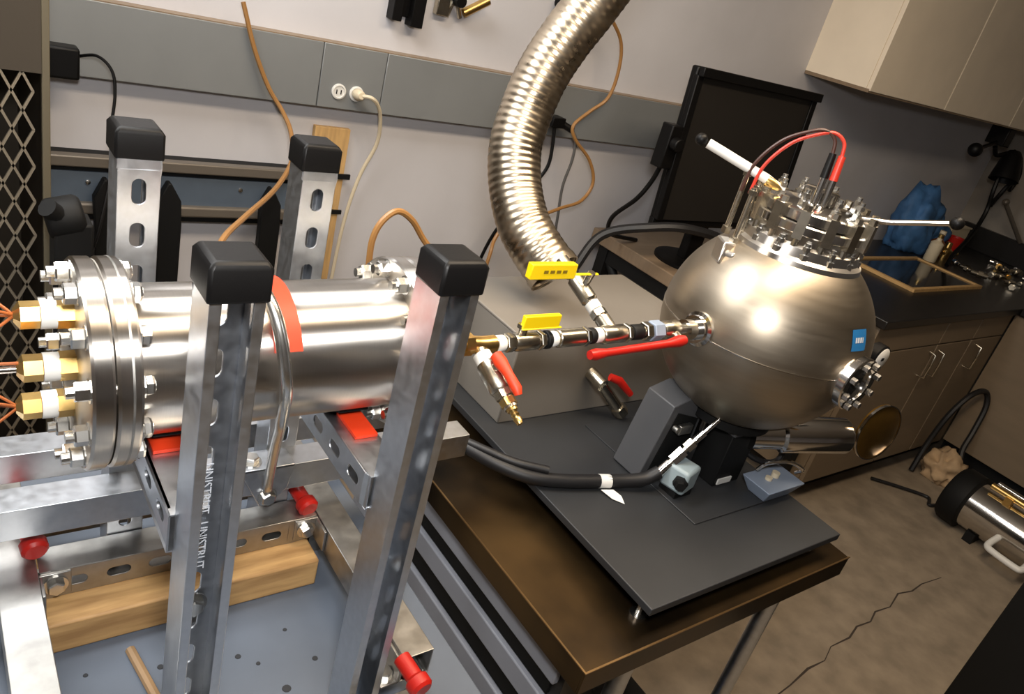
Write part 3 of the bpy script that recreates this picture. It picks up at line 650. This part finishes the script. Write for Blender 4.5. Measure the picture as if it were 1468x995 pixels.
part('hose', MB().tube(crom([(1.044, .690, .965), (1.02, .698, .948), (.98, .714, .940), (.93, .730, .938), (.87, .748, .938), (.81, .775, .940), (.765, .82, .945), (.73, .88, .95), (.69, .96, .955), (.64, 1.06, .95), (.6, 1.2, .80), (.58, 1.35, .4), (.57, 1.45, .02)]), .0125, 14), 'brub', t)
part('hose', MB().tube(crom([(.84, .765, .955), (.79, .80, .957), (.755, .84, .960), (.72, .90, .958), (.675, .99, .955), (.615, 1.09, .95), (.58, 1.22, .80), (.55, 1.36, .4), (.54, 1.46, .02)]), .0075, 12), 'brub', t)
tg = part('tag', MB().lathe([(-.010, .0131), (.012, .0131)], (.945, .7255, .938), V((.05, -.016, 0)), 14).prism([(.932, .714, .93), (.956, .707, .93), (.962, .690, .9275), (.955, .672, .9255), (.940, .690, .9265)], (0, 0, .0008)), 'tape', t, label='white paper tag')
t = thing('small_tray', 'small blue-grey plastic tray beside the sphere stand', 'tray', (1.30, .61, PZ+.003))
def frust(cx, cy, z0, z1, w0, d0, w1, d1):
    return MB().add([(cx-w0, cy-d0, z0), (cx+w0, cy-d0, z0), (cx+w0, cy+d0, z0), (cx-w0, cy+d0, z0), (cx-w1, cy-d1, z1), (cx+w1, cy-d1, z1), (cx+w1, cy+d1, z1), (cx-w1, cy+d1, z1)],
                    [(0, 3, 2, 1), (0, 1, 5, 4), (1, 2, 6, 5), (2, 3, 7, 6), (3, 0, 4, 7), (4, 5, 6, 7)])
part('tray_body', frust(1.292, .605, PZ+.003, PZ+.036, .040, .020, .060, .034), 'tray', t, bevel=.002)
part('terminal', MB().cyl((1.30, .61, PZ+.034), (1.30, .61, PZ+.046), .008, n=12).cyl((1.275, .607, PZ+.034), (1.275, .607, PZ+.042), .007, n=12), 'cream', t)
cable('silver_cable', [(1.355, .60, .965), (1.345, .585, .985), (1.31, .60, 1.0), (1.27, .62, .99), (1.262, .63, .97)], .004, 'steelp', 'short silver cable arching behind the small tray')
cable('black_cable', [(1.26, .70, .99), (1.30, .66, .965), (1.345, .64, .97), (1.37, .66, 1.02), (1.35, .69, 1.05)], .006, 'brub', 'black cable looped beneath the sphere')
# ------------------------------------------------------------------ pipe line between cylinder and sphere
PY, PZZ = .713, 1.256
t = thing('pipe_line', 'nickel pipe line with ball valves joining the cylinder to the sphere', 'pipe line', (.75, PY, PZZ-.02))
def seg(x0, x1, r, n=20): return MB().lathe([(0, r*.92), (.0012, r), (x1-x0-.0012, r), (x1-x0, r*.92)], (x0, PY, PZZ), (1, 0, 0), n)
part('nipple', MB().cyl((.472, PY, CZ-.006), (.53, PY, PZZ+.004), .010, n=16), 'nickel', t)
part('elbow', MB().tube(crom([(.515, PY, PZZ+.005), (.545, PY, PZZ+.004), (.575, PY, PZZ), (.60, PY, PZZ)], 4), .0125, 16).lathe([(0, .0155), (.014, .0155)], (.548, PY, PZZ+.003), (1, 0, 0), 6), 'brass', t)
part('pipe', seg(.59, .995, .0085), 'nickel', t)
for x0, x1 in ((.604, .616), (.698, .709), (.784, .797)): part('sealing_tape', seg(x0, x1, .0115), 'tape', t, label='white sealing tape')
part('union', seg(.618, .632, .0135, 6), 'nickel', t)
vb = part('valve_body', MB().lathe([(0, .0115), (.004, .0135), (.036, .0135), (.040, .0115)], (.633, PY, PZZ), (1, 0, 0), 20).cyl((.645, PY, PZZ), (.645, PY, PZZ+.022), .006, n=12), 'nickel', t)
part('handle', MB().bb(.636, .706, PY-.009, PY-.005, PZZ+.022, PZZ+.0245).box((.669, PY-.004, PZZ+.033), (.064, .008, .019)), 'yellow', vb, bevel=.003, label='yellow lever handle')
part('handle_nut', MB().lathe([(0, .006), (.006, .006)], (.640, PY, PZZ+.022), (0, 0, 1), 6), 'bolt', vb)
part('union', seg(.676, .684, .0145, 6), 'nickel', t); part('union', seg(.688, .696, .0135), 'bmat', t)
part('coupling', seg(.711, .760, .0135), 'nickel', t); part('union', seg(.762, .770, .015, 6), 'steelp', t)
part('union', seg(.772, .783, .0125), 'bmat', t)
part('tee', MB().lathe([(0, .012), (.003, .0145), (.045, .0145), (.048, .012)], (.798, PY, PZZ), (1, 0, 0), 20).lathe([(0, .0125), (.03, .0125)], (.822, PY, PZZ), (-.1, .9, .42), 16), 'nickel', t)
part('union', seg(.848, .856, .015, 6), 'nickel', t); part('union', seg(.862, .884, .0125), 'bmat', t)
part('union', seg(.888, .902, .0155, 6), 'nickel', t)
part('union', seg(.905, .928, .0165, 6), 'tray', t, label='pale blue-grey union nut')
vb = part('valve_body', MB().lathe([(0, .012), (.004, .015), (.034, .015), (.038, .012)], (.932, PY, PZZ), (1, 0, 0), 20).cyl((.958, PY, PZZ), (.950, PY-.030, PZZ-.006), .007, n=12), 'nickel', t)
part('handle', MB().tube([(.958, PY-.030, PZZ-.004), (.946, PY-.030, PZZ-.005), (.92, PY-.030, PZZ-.008), (.79, PY-.030, PZZ-.013), (.768, PY-.030, PZZ-.014), (.756, PY-.030, PZZ-.014)], [.008, .010, .0066, .0062, .009, .007], 12), 'red', vb, label='long red lever handle')
# rear branch, rising backwards to the second yellow handle
b0 = V((.822, PY, PZZ)); bd = V((-.12, .9, .42)).normalized()
br = part('branch_valve', MB().lathe([(.03, .009), (.15, .009)], b0, bd, 14).lathe([(.034, .0135), (.044, .0135)], b0, bd, 6).lathe([(.062, .010), (.066, .0135), (.108, .0135), (.112, .010)], b0, bd, 18).lathe([(.118, .013), (.130, .013)], b0, bd, 6).lathe([(.132, .011), (.15, .011)], b0, bd, 14), 'nickel', t)
part('sealing_tape', MB().lathe([(.046, .0118), (.060, .0118)], b0, bd, 18), 'tape', br)
vc = b0+bd*.088
part('stem', MB().cyl(vc, vc+V((0, -.01, .034)), .006, n=10), 'nickel', br)
h2 = part('handle', MB().bb(vc.x-.125, vc.x+.012, vc.y-.014, vc.y-.008, vc.z+.030, vc.z+.033).box((vc.x-.082, vc.y-.01, vc.z+.038), (.086, .013, .024)), 'yellow', br, bevel=.004, label='yellow lever handle')
mb = MB()
for k in range(4): mb.bb(vc.x-.102+k*.012, vc.x-.094+k*.012, vc.y-.0172, vc.y-.0166, vc.z+.036, vc.z+.041)
part('print_mark', mb, 'yprint', h2)
# lower branch towards the camera with orange lever
b0 = V((.572, PY, PZZ)); bd = V((.09, -.88, -.42)).normalized()
br = part('branch_valve', MB().lathe([(.008, .0095), (.10, .0095)], b0, bd, 14).lathe([(.03, .0145), (.034, .016), (.07, .016), (.074, .0135)], b0, bd, 18).lathe([(.074, .0135), (.084, .0135)], b0, bd, 6), 'nickel', t)
part('sealing_tape', MB().lathe([(.015, .0125), (.029, .0125)], b0, bd, 18), 'tape', br)
vc = b0+bd*.045; pu = V((0, -.42, .88)).normalized()
part('stem', MB().cyl(vc, vc+pu*.024, .007, n=10), 'nickel', br)
part('handle', MB().tube([vc+pu*.024-bd*.012, vc+pu*.025, vc+pu*.027+bd*.02, vc+pu*.027+bd*.042, vc+pu*.024+bd*.050], [.0085, .0095, .0068, .0075, .005], 12), 'orange', br, label='orange lever handle')
part('hose_barb', MB().lathe([(.086, .0115), (.096, .0115)], b0, bd, 6).lathe([(.096, .0075), (.104, .0075)], b0, bd, 12).lathe([(.104, .006), (.107, .0045), (.110, .006), (.113, .0045), (.116, .006), (.124, .004)], b0, bd, 12), 'brass', br)
# valve on the front of the grey enclosure
t = thing('drain_valve', 'small valve with red lever on the front of the grey box', 'valve', (1.10, .93, 1.0))
part('valve_body', MB().cyl((1.07, .95, 1.02), (1.075, .91, 1.012), .014, n=16).cyl((1.075, .925, 1.016), (1.135, .905, .955), .012, n=16).cyl((1.135, .905, .955), (1.15, .90, .94), .016, n=6), 'nickel', t)
part('lever', MB().tube([(1.08, .905, 1.035), (1.10, .895, 1.03), (1.135, .885, 1.0)], [.008, .009, .007], 10), 'red', t)
# ------------------------------------------------------------------ flexible duct
DP = crom([(.995, 1.062, 1.195), (.978, 1.11, 1.225), (.966, 1.16, 1.262), (.966, 1.214, 1.32), (.974, 1.254, 1.388), (.995, 1.275, 1.458), (1.02, 1.284, 1.534), (1.052, 1.281, 1.608), (1.086, 1.269, 1.682), (1.12, 1.25, 1.78), (1.16, 1.22, 1.95), (1.19, 1.2, 2.2), (1.2, 1.2, 2.45), (1.2, 1.2, 2.749)], 30)
# resample at equal steps
res = [DP[0]]; acc = 0; step = .0020
for a, b in zip(DP[:-1], DP[1:]):
    d = (b-a).length
    while acc+d >= step and d > 1e-9:
        a = a+(b-a)*((step-acc)/d); res.append(a.copy()); d = (b-a).length; acc = 0
    acc += d
t = thing('exhaust_duct', 'flexible corrugated steel exhaust duct hanging from the ceiling', 'duct', (1.2, 1.2, 2.749))
rs = [.0545+.00045*math.cos(2*math.pi*i/7.5) for i in range(len(res))]
part('corrugated_tube', MB().tube(res, rs, 40, cap=False), 'duct', t, solid=.0012, angle=75)
d0 = (res[4]-res[0]).normalized()
part('end_collar', MB().lathe([(-.004, .0565), (.012, .0565), (.012, .0540), (-.004, .0540)], res[0], d0, 40, closed=True), 'duct', t)
# ------------------------------------------------------------------ counter along the back wall
t = thing('side_desk', 'brown laminate desk beside the counter under the monitor', 'desk', (2.47, 1.66, 0))
part('desk_top', MB().bb(2.1, 2.845, 1.25, 2.09, .85, .90), 'desk', t, bevel=.004)
for x in (2.14, 2.80):
    for y in (1.30, 2.02): part('leg', MB().bb(x-.025, x+.025, y-.025, y+.025, 0, .85), 'bmat', t)
part('brace', MB().cyl((2.14, 2.0, .80), (2.14, 1.35, .25), .018, n=10), 'bmat', t)
part('end_rail', MB().bb(2.12, 2.16, 1.325, 1.995, .79, .85), 'bmat', t)
t = thing('worktop', 'black laboratory worktop running into the room corner', 'worktop', (4.0, 1.6, .865))
part('slab', MB().bb(2.85, 5.195, 1.205, 2.045, .865, .90), 'wtop', t, bevel=.004)
part('return_slab', MB().bb(4.125, 5.195, -.8, 1.204, .865, .90), 'wtop', t, bevel=.004)
part('backsplash', MB().bb(5.155, 5.195, -.8, 2.045, .90, 1.04), 'wtop', t, bevel=.003)
def handle(x, z0, z1, y, parent): part('handle', MB().tube([(x, y, z0), (x, y-.028, z0+.004), (x, y-.030, (z0+z1)/2), (x, y-.028, z1-.004), (x, y, z1)], .005, 8), 'nickel', parent)
for (x0, x1, hx, lb) in ((2.87, 3.468, 3.43, 'brown base cabinet nearest the sphere'), (3.472, 3.808, 3.512, 'middle brown base cabinet under the worktop'), (3.812, 4.148, 3.89, 'brown base cabinet in the inner corner')):
    t = thing('base_cabinet', lb, 'cabinet', ((x0+x1)/2, 1.64, 0), 'base cabinets under the worktop')
    part('carcass', MB().bb(x0, x1, 1.25, 2.04, .11, .864), 'cab', t)
    part('toe_kick', MB().bb(x0, x1, 1.31, 1.33, 0, .11), 'bmat', t)
    part('drawer', MB().bb(x0+.003, x1-.003, 1.23, 1.25, .745, .858), 'cab', t, bevel=.002)
    d = part('door', MB().bb(x0+.003, x1-.003, 1.23, 1.25, .115, .738), 'cab', t, bevel=.002)
    handle(hx, .59, .71, 1.23, d)
for (y0, y1, lb) in ((.642, 1.228, 'brown return cabinet next to the inner corner'), (.05, .638, 'brown return cabinet behind the steel tank')):
    t = thing('base_cabinet', lb, 'cabinet', (4.65, (y0+y1)/2, 0), 'base cabinets under the worktop')
    part('carcass', MB().bb(4.17, 5.19, y0, y1, .13, .864), 'cab', t)
    part('toe_kick', MB().bb(4.20, 4.22, y0, y1, 0, .13), 'bmat', t)
    part('door', MB().bb(4.15, 4.17, y0+.003, y1-.003, .13, .858), 'cab', t, bevel=.002)
for (x0, x1, lb) in ((3.05, 3.70, 'tan wall cabinet above the monitor side'), (3.704, 4.42, 'tan wall cabinet in the middle of the row'), (4.424, 5.19, 'tan wall cabinet at the room corner')):
    t = thing('wall_cabinet', lb, 'wall cabinet', ((x0+x1)/2, 1.95, 1.6), 'wall cabinets over the worktop')
    part('carcass', MB().bb(x0, x1, 1.80, 2.0995, 1.64, 2.3), 'upper', t)
    d = part('door', MB().bb(x0+.002, x1-.002, 1.78, 1.80, 1.633, 2.3), 'upper', t, bevel=.002)
    part('bottom_edge', MB().bb(x0, x1, 1.785, 2.0995, 1.626, 1.64), 'desk', t)
# monitor
t = thing('monitor', 'large black flat monitor standing on the brown desk', 'monitor', (2.3, 1.78, .90))
MR = Matrix.Rotation(math.radians(-4), 3, 'X')
mc = V((2.29, 1.70, 1.325))
part('back_shell', MB().box(mc+V((0, .018, 0)), (.655, .03, .52), MR), 'bplast', t, bevel=.006)
part('bezel', MB().box(mc+V((0, 0, .247)), (.665, .022, .03), MR).box(mc+V((0, 0, -.247)), (.665, .022, .03), MR).box(mc+V((-.319, 0, 0)), (.03, .022, .47), MR).box(mc+V((.319, 0, 0)), (.03, .022, .47), MR), 'bplast', t, bevel=.003)
part('screen', MB().box(mc+V((0, .002, 0)), (.612, .012, .468), MR), 'monitor', t)
part('stand_neck', MB().bb(2.25, 2.33, 1.74, 1.78, .915, 1.2), 'bplast', t, bevel=.005)
part('stand_foot', MB().lathe([(0, .13), (.012, .13), (.018, .11)], (2.29, 1.75, .90), (0, 0, 1), 32), 'bplast', t)
# black mount arm left of monitor
t = thing('cable_clamp', 'black clamp with drooping cord on the monitor edge', 'clamp', (1.93, 1.72, 1.2))
part('clamp_body', MB().bb(1.905, 1.957, 1.69, 1.74, 1.26, 1.40).cyl((1.93, 1.69, 1.345), (1.93, 1.66, 1.345), .022, n=14), 'bplast', t, bevel=.004)
part('cord', MB().tube(crom([(1.93, 1.71, 1.27), (1.93, 1.73, 1.2), (1.92, 1.76, 1.13), (1.93, 1.85, 1.03), (2.0, 1.9, .95), (2.2, 1.95, .906)]), .008, 8), 'bplast', t)
cable('black_hose', [(2.5, 1.62, .915), (2.25, 1.58, 1.05), (2.05, 1.60, 1.09), (1.93, 1.66, 1.07), (1.82, 1.76, 1.0), (1.74, 1.76, .88), (1.68, 1.76, .72), (1.62, 1.78, .45), (1.6, 1.8, .016)], .016, 'brub', 'thick black hose arching off the brown desk', 'hose')
cable('grey_cable', [(2.3, 1.66, .906), (2.14, 1.56, .915), (2.07, 1.54, .86), (2.05, 1.55, .70), (2.03, 1.6, .3), (2.03, 1.6, .01)], .009, 'greyc', 'pale grey cord hanging over the brown desk edge', 'cable')
t = thing('black_bag', 'crumpled black bag on the brown desk left of monitor', 'bag', (2.35, 1.45, .9))
def lumpy(name, c, sc, seed, m, parent=None, amp=.18):
    from mathutils import noise
    bm = bmesh.new(); bmesh.ops.create_icosphere(bm, subdivisions=4, radius=1)
    for v in bm.verts:
        n = noise.noise(v.co*2.1+V((seed, 0, 0)))*amp*1.6+noise.noise(v.co*5+V((0, seed, 0)))*amp*.7
        v.co *= 1+n
        if v.co.z < -.55: v.co.z = -.55
    mb = MB(); mb.v = [V((c[0]+v.co.x*sc[0], c[1]+v.co.y*sc[1], c[2]+(v.co.z+.55)*sc[2])) for v in bm.verts]; mb.f = [[v.index for v in f.verts] for f in bm.faces]
    bm.free(); return part(name, mb, m, parent, angle=180)
lumpy('bag_body', (2.42, 1.44, .90), (.17, .13, .085), 2.2, 'bmat', t)
part('strap', MB().tube(crom([(2.30, 1.40, .93), (2.28, 1.34, .97), (2.34, 1.30, .98), (2.41, 1.34, .95)]), .008, 8), 'bmat', t)
# ---- clutter on the worktop
t = thing('framed_glass_plate', 'flat dark glass plate in a tan frame on the worktop', 'frame', (3.85, 1.58, .90))
fx0, fx1, fy0, fy1 = 3.45, 4.15, 1.42, 1.78
part('pane', MB().bb(fx0+.02, fx1-.02, fy0+.02, fy1-.02, .901, .908), 'glass', t)
part('frame_bar', MB().bb(fx0, fx1, fy0, fy0+.02, .90, .915), 'ply', t); part('frame_bar', MB().bb(fx0, fx1, fy1-.02, fy1, .90, .915), 'ply', t)
part('frame_bar', MB().bb(fx0, fx0+.02, fy0+.02, fy1-.02, .90, .915), 'ply', t); part('frame_bar', MB().bb(fx1-.02, fx1, fy0+.02, fy1-.02, .90, .915), 'ply', t)
lumpy_o = lumpy('blue_bag', (4.28, 1.93, .90), (.16, .10, .22), 5.1, 'blue'); tag(lumpy_o, 'crumpled blue cloth bundle on the worktop behind the sphere lid', 'bundle')
lumpy_o = lumpy('blue_bag', (4.58, 1.95, .90), (.13, .08, .12), 7.7, 'blue'); tag(lumpy_o, 'smaller blue cloth heap beside the blue bundle', 'bundle')
t = thing('white_box', 'small white carton on the worktop near the corner', 'box', (4.85, 1.98, .90))
part('carton', MB().bb(4.74, 4.98, 1.92, 2.04, .90, 1.03), 'cream', t, bevel=.004); part('lid_flap', MB().bb(4.735, 4.985, 1.915, 2.0435, 1.03, 1.038), 'cream', t)
t = thing('red_pot', 'small dark red pot on the worktop', 'pot', (4.72, 1.86, .90))
part('pot', MB().lathe([(0, .035), (.09, .045), (.10, .047), (.10, .04), (.03, .035)], (4.70, 1.86, .90), (0, 0, 1), 20), 'red', t)
t = thing('amber_bottle', 'amber bottle on the worktop beside the brass fittings', 'bottle', (4.36, 1.80, .90))
part('glass', MB().lathe([(0, .034), (.005, .038), (.09, .038), (.11, .016), (.135, .014)], (4.36, 1.80, .90), (0, 0, 1), 20), 'amber', t)
part('cap', MB().cyl((4.36, 1.80, 1.033), (4.36, 1.80, 1.055), .017, n=16), 'cream', t)
t = thing('cream_bottle', 'cream plastic bottle beside the amber bottle', 'bottle', (4.26, 1.76, .90))
part('body', MB().lathe([(0, .03), (.004, .033), (.10, .033), (.115, .014), (.13, .012)], (4.26, 1.76, .90), (0, 0, 1), 20), 'cream', t)
part('cap', MB().cyl((4.26, 1.76, 1.03), (4.26, 1.76, 1.05), .014, n=16), 'brass', t)
random.seed(21)
for i in range(16):
    x = random.uniform(4.28, 4.95); y = random.uniform(1.38, 1.70) + (x-4.5)*.1
    kind = random.choice(['brass', 'nickel', 'nickel', 'steelp']); an = random.uniform(0, 3.1); L = random.uniform(.05, .1); r = random.uniform(.012, .02)
    d = V((math.cos(an), math.sin(an), 0)); p = V((x, y, .90+r))
    wd = {'brass': 'brass', 'nickel': 'dull steel', 'steelp': 'shiny steel'}[kind]
    o = part('pipe_fitting', MB().cyl(p, p+d*L, r*.7, n=12).lathe([(L*.3, r), (L*.6, r)], p, d, 6), kind)
    tag(o, wd+' pipe fitting in the scatter on the worktop corner', 'fitting', wd+' pipe fittings on the worktop')
t = thing('brass_regulator', 'brass pressure regulator among the fittings on the worktop', 'regulator', (4.47, 1.83, .90))
part('bonnet', MB().lathe([(0, .03), (.05, .032), (.06, .02), (.09, .016)], (4.50, 1.80, .90), (0, 0, 1), 20), 'brass', t)
part('side_arm', MB().cyl((4.45, 1.80, .93), (4.60, 1.78, .93), .013, n=12), 'brass', t)
# black lamp with cords at the corner
t = thing('clamp_lamp', 'black clamp lamp with tangled cords below the wall cabinet', 'lamp', (4.62, 1.85, 1.5))
part('clamp', MB().bb(4.52, 4.60, 1.80, 1.90, 1.53, 1.6255), 'bplast', t, bevel=.006)
part('shade', MB().lathe([(0, .03), (.03, .05), (.16, .075), (.16, .07), (.04, .045)], (4.70, 1.80, 1.52), (-.25, -.2, -1), 24), 'bplast', t)
part('arm', MB().tube(crom([(4.56, 1.85, 1.52), (4.60, 1.84, 1.48), (4.66, 1.82, 1.50), (4.70, 1.80, 1.52)]), .012, 10), 'bplast', t)
part('knob', MB().sphere((4.24, 1.80, 1.49), .035).cyl((4.24, 1.80, 1.49), (4.52, 1.84, 1.54), .010, n=10), 'bplast', t)
part('cord', MB().tube(crom([(4.66, 1.80, 1.40), (4.64, 1.78, 1.30), (4.66, 1.77, 1.20), (4.60, 1.75, 1.10), (4.48, 1.72, 1.03), (4.36, 1.70, .96), (4.3, 1.68, .908)]), .012, 8), 'bplast', t)
part('cord', MB().tube(crom([(4.78, 1.78, 1.48), (4.86, 1.78, 1.40), (4.84, 1.78, 1.32), (4.78, 1.77, 1.36), (4.74, 1.78, 1.28), (4.70, 1.78, 1.22)]), .012, 8), 'bplast', t)
tag(part('metal_rod', MB().cyl((5.15, 1.70, 1.041), (4.93, 1.80, 1.24), .012, n=10).sphere((4.93, 1.80, 1.245), .02), 'benchr'), 'brownish rod leaning on the backsplash at the right edge', 'rod')
# ------------------------------------------------------------------ floor items at the right
t = thing('steel_tank', 'stainless tank lying on the floor with black end ring', 'tank', (3.62, .6, 0))
TC = V((3.64, .86, .135)); td = V((-.02, -1, 0)).normalized()
part('barrel', MB().lathe([(0, .10), (.01, .11), (.62, .11), (.64, .09)], TC, td, 36), 'steelp', t)
part('end_ring', MB().lathe([(-.07, .06), (-.07, .12), (-.055, .132), (.02, .132), (.03, .112)], TC, td, 36), 'bmat', t)
part('rail', MB().cyl(TC+V((-.03, -.06, .135)), TC+V((-.04, -.6, .135)), .014, n=12).bb(3.585, 3.625, .70, .73, .23, .27).bb(3.58, 3.62, .40, .43, .23, .27), 'brass', t)
part('rail', MB().cyl(TC+V((.05, -.06, .125)), TC+V((.04, -.6, .125)), .012, n=12).bb(3.675, 3.70, .70, .73, .225, .26).bb(3.665, 3.69, .40, .43, .225, .26), 'steelp', t)
part('handle', MB().tube(crom([(3.535, .66, .12), (3.48, .665, .10), (3.455, .66, .09), (3.445, .63, .088), (3.44, .55, .088), (3.445, .52, .09), (3.48, .515, .10), (3.53, .52, .12)], 5), .014, 10), 'whitep', t)
for y in (.74, .34): part('cradle', MB().bb(3.56, 3.71, y, y+.04, 0, .05), 'bmat', t)
o = lumpy('rag', (3.97, 1.10, .0), (.10, .09, .10), 3.3, 'rag', amp=.3); tag(o, 'crumpled tan rag on the floor by the cabinet corner', 'rag')
o = lumpy('black_sack', (3.98, .78, .0), (.13, .20, .09), 8.3, 'bmat', amp=.2); tag(o, 'black sack on the floor between tank and return cabinet', 'sack')
cable('black_loop_cord', [(3.86, 1.19, .012), (3.9, 1.2, .16), (3.93, 1.19, .33), (4.0, 1.17, .45), (4.1, 1.15, .47), (4.12, 1.12, .40), (4.08, 1.10, .27), (4.02, 1.08, .17), (3.97, 1.02, .08), (3.9, .95, .014)], .014, 'brub', 'black cord standing in a loop against the cabinets', 'cord')
cable('floor_cord', [(3.52, 1.22, .012), (3.62, 1.12, .012), (3.70, 1.02, .012), (3.64, .98, .012), (3.7, .96, .012)], .008, 'brub', 'thin black cord on the floor beside the tank', 'cord')
t = thing('black_cabinet', 'black equipment cabinet at the lower right edge', 'cabinet', (2.3, -.05, 0))
part('body', MB().bb(2.05, 2.6, -.5, .29, .04, .84), 'blackcab', t, bevel=.004)
part('top_panel', MB().bb(2.04, 2.61, -.51, .30, .84, .86), 'blackcab', t, bevel=.003)
for x, y in ((2.1, -.45), (2.55, -.45), (2.1, .24), (2.55, .24)): part('caster', MB().cyl((x-.012, y, .02), (x+.012, y, .02), .02, n=14), 'bmat', t)
